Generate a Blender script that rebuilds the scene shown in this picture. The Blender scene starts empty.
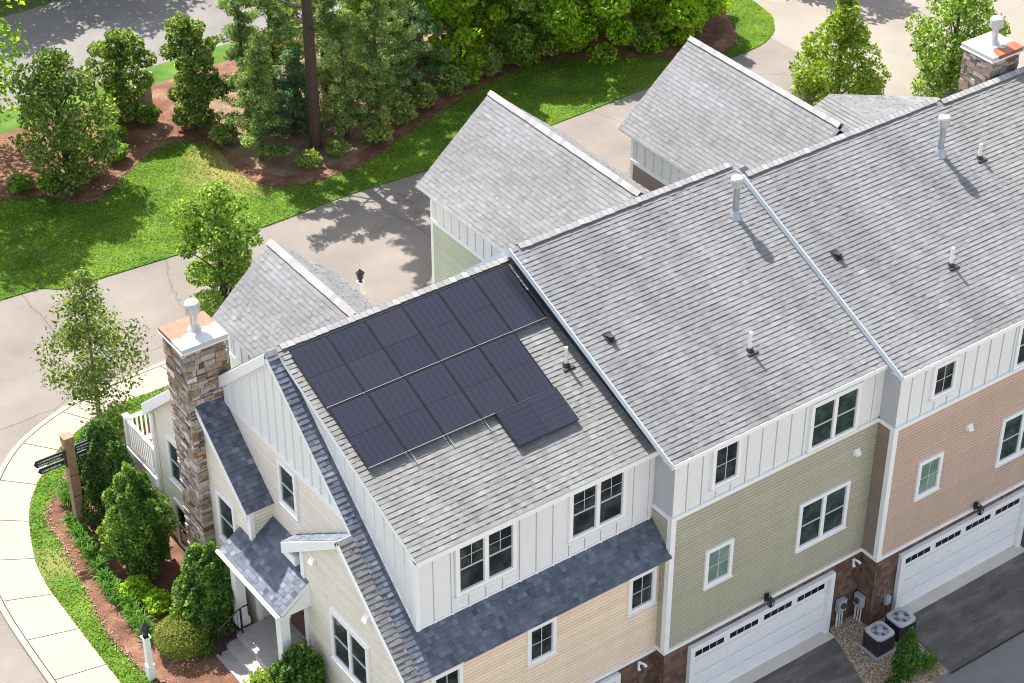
import bpy, math, random
import numpy as np
from mathutils import Vector, Matrix
rnd = random.Random(7)
V = lambda *a: np.array(a, float)
S = bpy.context.scene
COL = S.collection
G = 2.2                                     # garden / rear street level; garages are at 0

# ------------------------------------------------------------------ materials
def nm(name):
    m = bpy.data.materials.new(name); m.use_nodes = True
    nt = m.node_tree; nt.nodes.clear()
    out = nt.nodes.new('ShaderNodeOutputMaterial'); b = nt.nodes.new('ShaderNodeBsdfPrincipled')
    nt.links.new(b.outputs[0], out.inputs[0])
    return m, nt, b, out
def N(nt, t, **k):
    n = nt.nodes.new('ShaderNode' + t)
    for a, v in k.items():
        if a in n.inputs: n.inputs[a].default_value = v
        else: setattr(n, a, v)
    return n
def L(nt, a, b): nt.links.new(a, b)
def coords(nt): return N(nt, 'NewGeometry').outputs['Position']
def noise(nt, scale, detail=4, rough=.6, vec=None, stretch=None):
    n = N(nt, 'TexNoise'); n.inputs['Scale'].default_value = scale; n.inputs['Detail'].default_value = detail
    n.inputs['Roughness'].default_value = rough
    p = vec or coords(nt)
    if stretch:
        mp = N(nt, 'Mapping'); mp.inputs['Scale'].default_value = stretch; L(nt, p, mp.inputs[0]); p = mp.outputs[0]
    L(nt, p, n.inputs['Vector']); return n.outputs['Fac']
def ramp(nt, fac, stops):
    r = N(nt, 'ValToRGB'); e = r.color_ramp.elements
    while len(e) < len(stops): e.new(.5)
    for el, (p, c) in zip(e, stops):
        el.position = p; el.color = (c[0], c[1], c[2], 1)
    L(nt, fac, r.inputs[0]); return r.outputs[0]
def mix(nt, fac, a, b, mode='MIX'):
    m = N(nt, 'Mix', data_type='RGBA', blend_type=mode)
    if isinstance(fac, float): m.inputs[0].default_value = fac
    else: L(nt, fac, m.inputs[0])
    for i, c in ((6, a), (7, b)):
        if isinstance(c, tuple): m.inputs[i].default_value = (*c[:3], 1)
        else: L(nt, c, m.inputs[i])
    return m.outputs[2]
def bump(nt, b, h, strength=.4, dist=.02):
    n = N(nt, 'Bump'); n.inputs['Strength'].default_value = strength; n.inputs['Distance'].default_value = dist
    L(nt, h, n.inputs['Height']); L(nt, n.outputs[0], b.inputs['Normal'])
def tone(nt): return N(nt, 'Attribute', attribute_name='tone').outputs['Fac']
M = {}
def flat(name, c, rough=.6, var=.12, metal=0, scale=3, bumpy=0, spec=None):
    m, nt, b, _ = nm(name)
    d = tuple(x * (1 - var) for x in c); u = tuple(min(1, x * (1 + var)) for x in c)
    f = noise(nt, scale, 5)
    L(nt, ramp(nt, f, [(.3, d), (.7, u)]), b.inputs['Base Color'])
    b.inputs['Roughness'].default_value = rough; b.inputs['Metallic'].default_value = metal
    if spec is not None: b.inputs['Specular IOR Level'].default_value = spec
    if bumpy: bump(nt, b, noise(nt, 40, 3), bumpy, .01)
    M[name] = m; return m
def toned(name, stops, rough=.85, spk=None, spkscale=60, big=None, bumpy=.3, bscale=80):
    """colour per face from the 'tone' attribute, optional fine speckle and broad weathering"""
    m, nt, b, _ = nm(name)
    c = ramp(nt, tone(nt), stops)
    if spk: c = mix(nt, 1.0, c, ramp(nt, noise(nt, spkscale, 3, .7), [(.3, (1 - spk,) * 3), (.7, (1 + spk,) * 3)]), 'MULTIPLY')
    if big:
        f = noise(nt, big[0], 5, .65, stretch=big[3] if len(big) > 3 else None)
        c = mix(nt, 1.0, c, ramp(nt, f, [(.35, big[1]), (.65, big[2])]), 'MULTIPLY')
    L(nt, c, b.inputs['Base Color']); b.inputs['Roughness'].default_value = rough
    b.inputs['Specular IOR Level'].default_value = .25
    if bumpy: bump(nt, b, noise(nt, bscale, 3), bumpy, .006)
    M[name] = m; return m
SH = [(0, (.115, .117, .124)), (.25, (.160, .162, .169)), (.55, (.197, .199, .206)), (.85, (.242, .244, .252)), (1, (.30, .302, .31))]
toned('shingle', SH, .9, .2, 45, (.6, (.80, .785, .78), (1.07, 1.075, 1.08), (1.2, .3, .3)))
SHW = [(p, (c[0] * 1.05, c[1] * 1.03, c[2] * 1.0)) for p, c in SH]
toned('shingle_worn', SHW, .9, .2, 45, (.6, (.80, .785, .775), (1.07, 1.07, 1.06), (1.2, .35, .35)))
SH_SHADE = [(.1, (.055, .066, .088)), (.35, (.095, .11, .142)), (.55, (.128, .147, .184)), (.72, (.18, .20, .245)), (.9, (.26, .28, .32))]  # same shingles coloured darker and bluer for the roofs lying in shade
toned('shingle_shaded', SH_SHADE, .9, .22, 45, (.7, (.9, .9, .9), (1.08, 1.08, 1.08)))
toned('ridge_cap', [(0, (.25, .245, .24)), (.5, (.31, .30, .295)), (1, (.38, .37, .36))], .9, .2, 45)
def siding(name, c, var=.05, streak=.06, rough=.6):
    m, nt, b, _ = nm(name)
    s = [(0, tuple(x * (1 - var) for x in c)), (1, tuple(x * (1 + var) for x in c))]
    k = ramp(nt, tone(nt), s)
    k = mix(nt, 1.0, k, ramp(nt, noise(nt, 1.3, 6, .7, stretch=(1, 1, .25)), [(.3, (1 - streak,) * 3), (.7, (1 + streak,) * 3)]), 'MULTIPLY')
    L(nt, k, b.inputs['Base Color']); b.inputs['Roughness'].default_value = rough
    bump(nt, b, noise(nt, 30, 3, .6, stretch=(.3, .3, 4)), .12, .004)
    M[name] = m
siding('tan_lap', (.85, .68, .51)); siding('cream_lap', (.80, .725, .635)); siding('olive_lap', (.415, .395, .295))
siding('salmon_lap', (.535, .39, .305)); siding('grey_board', (.76, .76, .75), .02, .04); siding('green_lap', (.50, .53, .43))
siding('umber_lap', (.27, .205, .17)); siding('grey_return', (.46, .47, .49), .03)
toned('shake', [(0, (.10, .058, .042)), (.5, (.145, .088, .064)), (1, (.195, .125, .095))], .85, .15, 30)
toned('stone', [(0, (.09, .075, .065)), (.15, (.28, .22, .18)), (.32, (.45, .33, .23)), (.45, (.22, .135, .085)), (.6, (.40, .345, .32)), (.75, (.56, .48, .41)), (.88, (.17, .165, .185)), (1, (.70, .63, .57))], .9, .35, 14, None, .6, 25)
flat('mortar', (.20, .17, .15), .95)
flat('white_trim', (.84, .84, .835), .45, .03); flat('white_door', (.86, .86, .86), .4, .02)
flat('blue_trim', (.56, .63, .70), .4, .05)
flat('shade_dark', (.04, .052, .068), .6); flat('black_metal', (.018, .018, .02), .45, .2); flat('sash_dark', (.50, .51, .52), .5, .05)  # first tone is a near-black for the shaded band along the rakes
flat('galv', (.36, .40, .43), .35, .2, .6, 12); flat('galv_cap', (.50, .50, .49), .4, .15, .4, 9); flat('pvc', (.78, .78, .77), .45, .04)
flat('alu', (.36, .36, .355), .4, .08, .5); flat('concrete', (.47, .44, .40), .9, .12, 0, 4, .3); flat('stone_step', (.36, .33, .32), .85, .12, 0, 5, .2)
flat('door_brown', (.10, .05, .035), .5, .15); flat('deck_wood', (.42, .34, .29), .8, .2, 0, 8); flat('post_wood', (.27, .165, .10), .8, .25, 0, 9, .3)
flat('meter_grey', (.40, .42, .44), .45, .06); flat('ac_top', (.48, .50, .53), .4, .05); flat('ac_body', (.045, .047, .055), .55, .2)
flat('box_tan', (.36, .33, .29), .7, .1); flat('sign_black', (.022, .027, .028), .5, .2); flat('letter', (.62, .62, .60), .6, .05)
flat('bark', (.075, .05, .036), .95, .35, 0, 14, .8); flat('bark_pale', (.22, .18, .14), .95, .3, 0, 14, .6); flat('interior', (.02, .02, .02), 1)
def glass(name, c, var):
    m, nt, b, _ = nm(name)
    f = noise(nt, 1.7, 3)
    L(nt, ramp(nt, f, [(.42, c), (.68, var)]), b.inputs['Base Color']); b.inputs['Roughness'].default_value = .06  # lighter mottling in the pane colour stands for reflections
    b.inputs['IOR'].default_value = 1.5; M[name] = m
glass('glass_dark', (.008, .011, .011), (.055, .064, .06)); glass('glass_green', (.016, .032, .026), (.075, .11, .09))
glass('glass_blind', (.14, .22, .18), (.24, .32, .28)); glass('glass_blue', (.03, .035, .04), (.075, .085, .095))
glass('glass_door', (.01, .01, .012), (.03, .03, .035))
# chimney cap: white sheet metal with rust
m, nt, b, _ = nm('rust_cap')
def near(p, r_):
    d_ = N(nt, 'VectorMath', operation='DISTANCE'); L(nt, coords(nt), d_.inputs[0]); d_.inputs[1].default_value = p
    a_ = N(nt, 'Math', operation='MULTIPLY_ADD'); L(nt, noise(nt, 3.2, 4, .6), a_.inputs[0]); a_.inputs[1].default_value = .5; L(nt, d_.outputs['Value'], a_.inputs[2])
    q_ = N(nt, 'MapRange'); L(nt, a_.outputs[0], q_.inputs[0]); q_.inputs[1].default_value = r_ + .22; q_.inputs[2].default_value = r_ + .30; q_.inputs[3].default_value = 1; q_.inputs[4].default_value = 0; return q_.outputs[0]
rc = (.52, .52, .515); rcol = ramp(nt, noise(nt, 5, 4), [(.3, (.22, .05, .015)), (.7, (.33, .10, .04))]); cc = rc
for p_, r_ in (((-1.05, 3.55, 10.56), .46), ((-.22, 3.72, 10.56), .48), ((24.75, -.72, 12.6), .32), ((24.25, -.80, 12.6), .30)): cc = mix(nt, near(p_, r_), cc, rcol)
L(nt, cc, b.inputs['Base Color']); b.inputs['Roughness'].default_value = .5; M['rust_cap'] = m
# solar cells
m, nt, b, _ = nm('solar_cell')
tc = N(nt, 'TexCoord'); sep = N(nt, 'SeparateXYZ'); L(nt, tc.outputs['Object'], sep.inputs[0])
def line(out, per, w):
    a = N(nt, 'Math', operation='DIVIDE'); L(nt, out, a.inputs[0]); a.inputs[1].default_value = per
    fr = N(nt, 'Math', operation='FRACT'); L(nt, a.outputs[0], fr.inputs[0])
    s = N(nt, 'Math', operation='LESS_THAN'); L(nt, fr.outputs[0], s.inputs[0]); s.inputs[1].default_value = w / per
    return s.outputs[0]
lx = line(sep.outputs['X'], .172, .014); fine = line(sep.outputs['X'], .0215, .0045); ly = line(sep.outputs['Y'], .0905, .006)
oi = N(nt, 'ObjectInfo')
base = mix(nt, oi.outputs['Random'], (.014, .0145, .024), (.024, .0235, .031))
base = mix(nt, noise(nt, .8, 2), base, (.019, .022, .041))
fm = N(nt, 'Math', operation='MULTIPLY'); L(nt, fine, fm.inputs[0]); fm.inputs[1].default_value = .35
base = mix(nt, fm.outputs[0], base, (.06, .06, .082))
lm = N(nt, 'Math', operation='MULTIPLY'); L(nt, lx, lm.inputs[0]); lm.inputs[1].default_value = .75
base = mix(nt, lm.outputs[0], base, (.007, .0065, .013))
lm2 = N(nt, 'Math', operation='MULTIPLY'); L(nt, ly, lm2.inputs[0]); lm2.inputs[1].default_value = .4
base = mix(nt, lm2.outputs[0], base, (.009, .009, .015))
L(nt, base, b.inputs['Base Color']); b.inputs['Roughness'].default_value = .16; b.inputs['Specular IOR Level'].default_value = .42; M['solar_cell'] = m
# ground materials
def ground(name, stops, sc=.6, det=8, spk=.25, spks=55, rough=.95, bs=60, bst=.5, extra=None):
    m, nt, b, _ = nm(name)
    c = ramp(nt, noise(nt, sc, det, .62), stops)
    c = mix(nt, 1.0, c, ramp(nt, noise(nt, spks, 4, .75), [(.32, (1 - spk,) * 3), (.68, (1 + spk,) * 3)]), 'MULTIPLY')
    if extra: c = extra(nt, c)
    L(nt, c, b.inputs['Base Color']); b.inputs['Roughness'].default_value = rough; b.inputs['Specular IOR Level'].default_value = .2
    bump(nt, b, noise(nt, bs, 4, .7), bst, .02); M[name] = m
def dist_mask(nt, p, r, soft):
    d = N(nt, 'VectorMath', operation='DISTANCE'); L(nt, coords(nt), d.inputs[0]); d.inputs[1].default_value = p
    n = noise(nt, 1.2, 4); ad = N(nt, 'Math', operation='MULTIPLY_ADD'); L(nt, n, ad.inputs[0]); ad.inputs[1].default_value = 2.0; L(nt, d.outputs['Value'], ad.inputs[2])
    mr = N(nt, 'MapRange'); L(nt, ad.outputs[0], mr.inputs[0]); mr.inputs[1].default_value = r + 1 - soft; mr.inputs[2].default_value = r + 1 + soft
    mr.inputs[3].default_value = 1; mr.inputs[4].default_value = 0; return mr.outputs[0]
def crack(w, sc, dark):
    def f(nt, c):
        v = N(nt, 'TexVoronoi', feature='DISTANCE_TO_EDGE'); v.inputs['Scale'].default_value = sc
        mp = noise(nt, 1.1, 5); ad = N(nt, 'VectorMath', operation='ADD'); L(nt, coords(nt), ad.inputs[0]); L(nt, mp, ad.inputs[1]); L(nt, ad.outputs[0], v.inputs['Vector'])
        lt = N(nt, 'Math', operation='LESS_THAN'); L(nt, v.outputs['Distance'], lt.inputs[0]); lt.inputs[1].default_value = w
        a = N(nt, 'Math', operation='MULTIPLY'); L(nt, lt.outputs[0], a.inputs[0]); a.inputs[1].default_value = .5
        return mix(nt, a.outputs[0], c, dark)
    return f
ground('asphalt_old', [(.28, (.165, .145, .13)), (.5, (.20, .177, .16)), (.72, (.235, .208, .187))], .45, 8, .2, 30, extra=crack(.0035, .13, (.09, .08, .07)))
ground('asphalt_back', [(.28, (.16, .148, .146)), (.5, (.19, .178, .175)), (.72, (.225, .21, .205))], .45, 8, .2, 30)
ground('asphalt_tan', [(.28, (.215, .19, .163)), (.5, (.25, .222, .192)), (.72, (.285, .253, .22))], .4, 8, .14, 30, extra=crack(.002, .13, (.25, .22, .19)))
def streaks(nt, c):
    f = noise(nt, 1.6, 5, .6, stretch=(.5, 2.2, 1))
    return mix(nt, 1.0, c, ramp(nt, f, [(.45, (.88, .88, .88)), (.66, (1.3, 1.3, 1.3)), (.8, (1.7, 1.68, 1.66))]), 'MULTIPLY')
ground('asphalt_new', [(.3, (.108, .10, .093)), (.55, (.145, .135, .125)), (.75, (.19, .179, .168))], 1.0, 7, .3, 45, extra=streaks)
ground('asphalt_lane', [(.3, (.18, .177, .175)), (.7, (.235, .23, .226))], .8, 7, .25, 45)
ground('sidewalk', [(.3, (.305, .272, .222)), (.7, (.345, .312, .258))], .8, 6, .07, 40, bst=.15)
ground('apron', [(.3, (.56, .51, .43)), (.7, (.66, .61, .53))], 1.5, 6, .1, 40, bst=.15)
def lawn_extra(nt, c):
    c = mix(nt, dist_mask(nt, (11.4, 22.6, G), 2.1, .8), c, (.27, .215, .085))
    c = mix(nt, dist_mask(nt, (-4.2, 6.2, G), .5, .5), c, (.24, .20, .08))
    return c
ground('lawn', [(.25, (.035, .085, .012)), (.5, (.075, .150, .022)), (.75, (.145, .225, .045))], .9, 9, .45, 26, bs=38, bst=.9, extra=lawn_extra)
ground('mulch', [(.25, (.075, .036, .025)), (.5, (.165, .083, .053)), (.75, (.30, .175, .115))], 1.4, 9, .5, 28, bs=32, bst=1.0)
ground('needles', [(.25, (.12, .07, .045)), (.5, (.22, .15, .10)), (.75, (.32, .24, .17))], 1.1, 9, .5, 24, bs=32, bst=1.0)
ground('soil', [(.3, (.06, .09, .025)), (.7, (.10, .13, .04))], .3, 8, .4, 20)
ground('gravel_bed', [(.3, (.24, .18, .12)), (.7, (.38, .30, .21))], 2, 6, .5, 22, bs=25, bst=1.0)
toned('chip', [(0, (.07, .035, .025)), (.5, (.20, .11, .075)), (.8, (.32, .21, .14)), (1, (.45, .36, .25))], .9, .2, 40)
toned('pebble', [(0, (.16, .11, .08)), (.35, (.40, .29, .19)), (.7, (.52, .43, .33)), (1, (.66, .60, .54))], .85, .2, 40)
def leaf(name, dark, mid, light, trans=.35, rough=.6, tip=None):
    m, nt, b, out = nm(name)
    st = [(0, dark), (.5, mid), (1, light)]
    if tip: st = [(0, dark), (.45, mid), (.82, light), (1, tip)]
    c = ramp(nt, tone(nt), st)
    L(nt, c, b.inputs['Base Color']); b.inputs['Roughness'].default_value = rough; b.inputs['Specular IOR Level'].default_value = .3
    t = N(nt, 'BsdfTranslucent'); tcx = mix(nt, 1.0, c, (1.85, 1.75, .6), 'MULTIPLY'); L(nt, tcx, t.inputs['Color'])
    ms = N(nt, 'MixShader'); ms.inputs[0].default_value = trans + .1
    L(nt, b.outputs[0], ms.inputs[1]); L(nt, t.outputs[0], ms.inputs[2]); L(nt, ms.outputs[0], out.inputs[0]); M[name] = m
leaf('leaf_mid', (0.044, 0.099, 0.016), (0.150, 0.265, 0.040), (0.312, 0.448, 0.094), .35, .55, (0.475, 0.588, 0.200))
leaf('leaf_deep', (0.039, 0.083, 0.018), (0.128, 0.217, 0.045), (0.300, 0.390, 0.112), .3, .5, (0.600, 0.600, 0.330))
leaf('leaf_street', (0.038, 0.070, 0.013), (0.107, 0.167, 0.032), (0.214, 0.282, 0.070), .3, .55, (0.353, 0.398, 0.140))
leaf('leaf_bright', (0.079, 0.187, 0.013), (0.251, 0.446, 0.029), (0.475, 0.620, 0.079), .45, .55, (0.607, 0.620, 0.158))
leaf('leaf_lime', (0.070, 0.144, 0.019), (0.183, 0.276, 0.039), (0.365, 0.434, 0.104), .45)
leaf('needle', (0.056, 0.114, 0.031), (0.145, 0.228, 0.068), (0.326, 0.410, 0.146), .2, .7, (0.512, 0.547, 0.223))
leaf('needle_blue', (0.058, 0.130, 0.065), (0.131, 0.234, 0.120), (0.288, 0.398, 0.215), .2)
leaf('yew', (0.020, 0.065, 0.012), (0.063, 0.150, 0.024), (0.202, 0.326, 0.054), .25, .6, (0.349, 0.471, 0.091))
leaf('yew_dark', (0.017, 0.054, 0.012), (0.047, 0.118, 0.021), (0.137, 0.234, 0.045), .25)
leaf('boxwood', (0.068, 0.101, 0.016), (0.176, 0.223, 0.041), (0.338, 0.365, 0.095), .25)
leaf('blade', (0.042, 0.131, 0.017), (0.109, 0.246, 0.039), (0.252, 0.416, 0.084), .35)
leaf('grass_blade', (0.063, 0.139, 0.008), (0.153, 0.256, 0.018), (0.323, 0.395, 0.040), .4)
leaf('understory', (0.075, 0.140, 0.035), (0.190, 0.281, 0.069), (0.406, 0.468, 0.137), .3, .6, (0.620, 0.620, 0.390))

# ------------------------------------------------------------------ mesh helpers
class MB:
    def __init__(s): s.v = []; s.f = []; s.t = []
    def face(s, pts, t=.5):
        n = len(s.v); s.v.extend([tuple(p) for p in pts]); s.f.append(tuple(range(n, n + len(pts)))); s.t.append(t)
    def box(s, a, b, t=.5):
        s.obox(V(*a), V(b[0] - a[0], 0, 0), V(0, b[1] - a[1], 0), V(0, 0, b[2] - a[2]), t)
    def obox(s, o, u, v, w, t=.5):
        n = len(s.v); o = np.array(o, float)
        if np.dot(np.cross(u, v), w) < 0: u, v = v, u
        for k in range(8): s.v.append(tuple(o + (u if k & 1 else 0 * u) + (v if k & 2 else 0 * v) + (w if k & 4 else 0 * w)))
        for q in ((0, 2, 3, 1), (4, 5, 7, 6), (0, 1, 5, 4), (2, 6, 7, 3), (0, 4, 6, 2), (1, 3, 7, 5)):
            s.f.append(tuple(n + i for i in q)); s.t.append(t)
    def prism(s, pts, ext, t=.5):                 # planar polygon (3-D pts) extruded by vector
        n = len(s.v); k = len(pts); e = np.array(ext, float); P = [np.array(p, float) for p in pts]
        nrm = sum(np.cross(P[i] - P[0], P[(i + 1) % k] - P[0]) for i in range(1, k - 1))
        if np.dot(nrm, e) < 0: P = P[::-1]
        for p in P: s.v.append(tuple(p))
        for p in P: s.v.append(tuple(p + e))
        s.f.append(tuple(range(n + k - 1, n - 1, -1))); s.f.append(tuple(range(n + k, n + 2 * k))); s.t += [t, t]
        for i in range(k):
            j = (i + 1) % k; s.f.append((n + i, n + j, n + k + j, n + k + i)); s.t.append(t)
    def tube(s, pts, rad, seg=8, t=.5, cap=True):
        P = [np.array(p, float) for p in pts]; n = len(s.v); K = len(P)
        if not hasattr(rad, '__len__'): rad = [rad] * K
        for i, p in enumerate(P):
            d = P[min(i + 1, K - 1)] - P[max(i - 1, 0)]; d = d / (np.linalg.norm(d) + 1e-9)
            a = np.cross(d, V(0, 0, 1)) if abs(d[2]) < .95 else np.cross(d, V(1, 0, 0)); a /= np.linalg.norm(a); b = np.cross(d, a)
            for k in range(seg):
                q = 2 * math.pi * k / seg; s.v.append(tuple(p + rad[i] * (a * math.cos(q) + b * math.sin(q))))
        for i in range(K - 1):
            for k in range(seg):
                l = (k + 1) % seg; s.f.append((n + i * seg + k, n + (i + 1) * seg + k, n + (i + 1) * seg + l, n + i * seg + l)); s.t.append(t)
        if cap:
            s.f.append(tuple(n + k for k in range(seg))); s.f.append(tuple(n + (K - 1) * seg + k for k in range(seg - 1, -1, -1))); s.t += [t, t]
    def lathe(s, c, prof, seg=16, t=.5):
        s.tube([(c[0], c[1], c[2] + z) for r, z in prof], [max(r, 1e-3) for r, z in prof], seg, t)
BASE = {}
def build(name, mb, mat, parent=None, label=None, smooth=False, origin=None):
    me = bpy.data.meshes.new(name)
    o = bpy.data.objects.new(name, me); COL.objects.link(o)
    base = BASE.get(parent.name, V(0, 0, 0)) if parent else (np.array(origin, float) if origin is not None else V(0, 0, 0))
    v = np.array(mb.v, float) - base
    me.from_pydata(v.tolist(), [], mb.f); me.materials.append(M[mat])
    a = me.attributes.new('tone', 'FLOAT', 'FACE'); a.data.foreach_set('value', np.array(mb.t, np.float32))
    if smooth: me.polygons.foreach_set('use_smooth', [True] * len(me.polygons))
    me.update()
    if parent: o.parent = parent; BASE[o.name] = base
    else: o.location = base; BASE[o.name] = base
    if label: o['label'] = label
    return o
def thing(name, loc, label, cat, group=None):
    o = bpy.data.objects.new(name, None); COL.objects.link(o); o.location = loc; o.empty_display_size = .3
    BASE[o.name] = np.array(loc, float); return tag(o, label, cat, group)
def tag(o, label, cat, group=None):
    o['label'] = label; o['category'] = cat
    if group: o['group'] = group
    return o
def kind(o, k): o['kind'] = k; return o

# ------------------------------------------------------------------ planar helpers
def clip(poly, a, b, c):                      # keep a*s+b*t <= c
    out = []
    for i in range(len(poly)):
        p, q = poly[i], poly[(i + 1) % len(poly)]
        dp, dq = a * p[0] + b * p[1] - c, a * q[0] + b * q[1] - c
        if dp <= 0: out.append(p)
        if dp * dq < 0:
            k = dp / (dp - dq); out.append((p[0] + k * (q[0] - p[0]), p[1] + k * (q[1] - p[1])))
    return out
def clip_rect(poly, s0, s1, t0, t1):
    for a, b, c in ((-1, 0, -s0), (1, 0, s1), (0, -1, -t0), (0, 1, t1)):
        poly = clip(poly, a, b, c)
        if len(poly) < 3: return []
    return poly
def span(poly):
    xs = [p[0] for p in poly]; ys = [p[1] for p in poly]; return min(xs), max(xs), min(ys), max(ys)
def shingles(mb, O, u, d, poly, expo=.140, th=.016, tab=(.10, .19), seed=0):
    """real overlapping courses: every tab a tilted sheet with a butt edge"""
    R = random.Random(seed); O = np.array(O, float); u = np.array(u, float); d = np.array(d, float); n = np.cross(u, d)
    if n[2] < 0: n = -n
    s0, s1, t0, t1 = span(poly); t = t0; t_end = t1
    while t < t_end - 1e-4:
        te = min(t + expo, t_end); s = s0 - R.random() * .3; row = R.uniform(-.015, .015)
        while s < s1:
            w = R.uniform(*tab); c = clip_rect(poly, s, s + w, t, te)
            if c:
                h = th * R.choice((.5, .85, 1, 1.3)); tn = min(1, max(0, R.gauss(.5, .11) + row))
                pts = [O + u * p[0] + d * p[1] + n * (.004 + h * (p[1] - t) / expo) for p in c]
                nn = np.cross(pts[1] - pts[0], pts[2] - pts[0])
                if np.dot(nn, n) < 0: pts = pts[::-1]; c = c[::-1]
                mb.face(pts, tn)
                for i in range(len(c)):
                    j = (i + 1) % len(c)
                    if c[i][1] > te - 1e-5 and c[j][1] > te - 1e-5:
                        a, b = pts[i], pts[j]
                        mb.face([b, a, a - n * (h + .003), b - n * (h + .003)], tn * .6)
            s += w
        t = te
def slab(mb, O, u, d, poly, th, t=.5):
    O = np.array(O, float); u = np.array(u, float); d = np.array(d, float); n = np.cross(u, d)
    if n[2] < 0: n = -n
    mb.prism([O + u * p[0] + d * p[1] for p in poly], -n * th, t)
def roof(parent, O, u, d, poly, mat='shingle', th=.14, seed=0, fascia='white_trim', expo=.140, ov=.03):
    mb = MB(); shingles(mb, O, u, d, poly, expo, seed=seed); r = build('roof', mb, mat, parent)
    fb = MB(); s0, s1, t0, t1 = span(poly)
    slab(fb, O, u, d, poly, th); build('fascia', fb, fascia, parent)
    return r
def laps(mb, O, u, n, poly, expo=.115, th=.024, gap=.012, seed=0):
    """flat boards separated by recessed grooves (real depth, so the lines are real shade)"""
    R = random.Random(seed); O = np.array(O, float); u = np.array(u, float); n = np.array(n, float)
    s0, s1, z0, z1 = span(poly); z = z0
    k = lambda p, off: O + u * p[0] + V(0, 0, 1) * p[1] + n * off
    def put(c, off, tn):
        pts = [k(p, off) for p in c]
        if np.dot(np.cross(pts[1] - pts[0], pts[2] - pts[0]), n) < 0: pts = pts[::-1]
        mb.face(pts, tn)
    def edge(c, zz, tn, up):
        for i in range(len(c)):
            a, b = c[i], c[(i + 1) % len(c)]
            if abs(a[1] - zz) < 1e-5 and abs(b[1] - zz) < 1e-5:
                f = [k(a, th), k(b, th), k(b, .001), k(a, .001)]; nn = np.cross(f[1] - f[0], f[2] - f[0])
                mb.face(f if (nn[2] > 0) == up else f[::-1], tn)
    while z < z1 - 1e-4:
        ze = min(z + expo, z1); zt = min(z + expo - gap, z1); tn = R.random()
        c = clip_rect(poly, s0, s1, z, zt)
        if c: put(c, th, tn); edge(c, zt, tn, True); edge(c, z, tn, False)
        if zt < ze - 1e-4:
            c = clip_rect(poly, s0, s1, zt, ze)
            if c: put(c, .001, tn)
        z = ze
def shakes(mb, O, u, n, poly, seed=0):
    R = random.Random(seed); O = np.array(O, float); u = np.array(u, float); n = np.array(n, float)
    s0, s1, z0, z1 = span(poly); z = z0
    while z < z1 - 1e-4:
        ze = min(z + .17, z1); s = s0 - R.random() * .1
        while s < s1:
            w = R.uniform(.09, .2); c = clip_rect(poly, s, s + w, z, ze)
            if c:
                h = R.uniform(.012, .022)
                pts = [O + u * p[0] + V(0, 0, 1) * p[1] + n * (h * (1 - (p[1] - z) / .17) + .002) for p in c]
                if np.dot(np.cross(pts[1] - pts[0], pts[2] - pts[0]), n) < 0: pts = pts[::-1]
                mb.face(pts, R.random())
            s += w
        z = ze
def backing(mb, O, u, n, poly, th=.1):
    O = np.array(O, float); u = np.array(u, float); n = np.array(n, float)
    mb.prism([O + u * p[0] + V(0, 0, 1) * p[1] - n * .003 for p in poly], -n * th)
def wall(parent, O, u, n, poly, mat, style='lap', seed=0, pitch=.46, name='wall', s_off=.2):
    mb = MB(); u = np.array(u, float); n = np.array(n, float); O = np.array(O, float)
    if style == 'lap': laps(mb, O, u, n, poly, seed=seed)
    elif style == 'shake': shakes(mb, O, u, n, poly, seed)
    else:
        bsh = MB(); pts = [O + u * p[0] + V(0, 0, 1) * p[1] for p in poly]
        pts = [p + n * .004 for p in pts]
        if np.dot(np.cross(pts[1] - pts[0], pts[2] - pts[0]), n) < 0: pts = pts[::-1]
        mb.face(pts)
        s0, s1, z0, z1 = span(poly); s = s0 + s_off
        while s < s1 - .05:
            c = clip_rect(poly, s, s + .055, z0, z1)
            if c and span(c)[3] - span(c)[2] > .05:
                mb.prism([O + u * p[0] + V(0, 0, 1) * p[1] for p in c], n * .034)
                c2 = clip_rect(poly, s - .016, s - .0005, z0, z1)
                if c2: bsh.prism([O + u * p[0] + V(0, 0, 1) * p[1] for p in c2], n * .009)  # dark strip beside each batten paints in its shadow line
            s += pitch
    backing(mb, O, u, n, poly); w = build(name, mb, mat, parent)
    if style == 'bb' and bsh.v: build('batten_shade', bsh, 'meter_grey', w)
    return w
def strip(mb, O, u, n, p, q, w, th, t=.5, below=True):
    """board along p->q (s,z) on a wall plane, width w hanging below (or centred), standing proud by th"""
    O = np.array(O, float); u = np.array(u, float); n = np.array(n, float); z = V(0, 0, 1)
    a = O + u * p[0] + z * p[1]; b = O + u * q[0] + z * q[1]; d = b - a; l = np.linalg.norm(d); d /= l
    v = np.cross(n, d); v = v if v[2] < -1e-6 or (abs(v[2]) < 1e-6 and below) else -v
    mb.obox(a, d * l, v * w, n * th, t)
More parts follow.
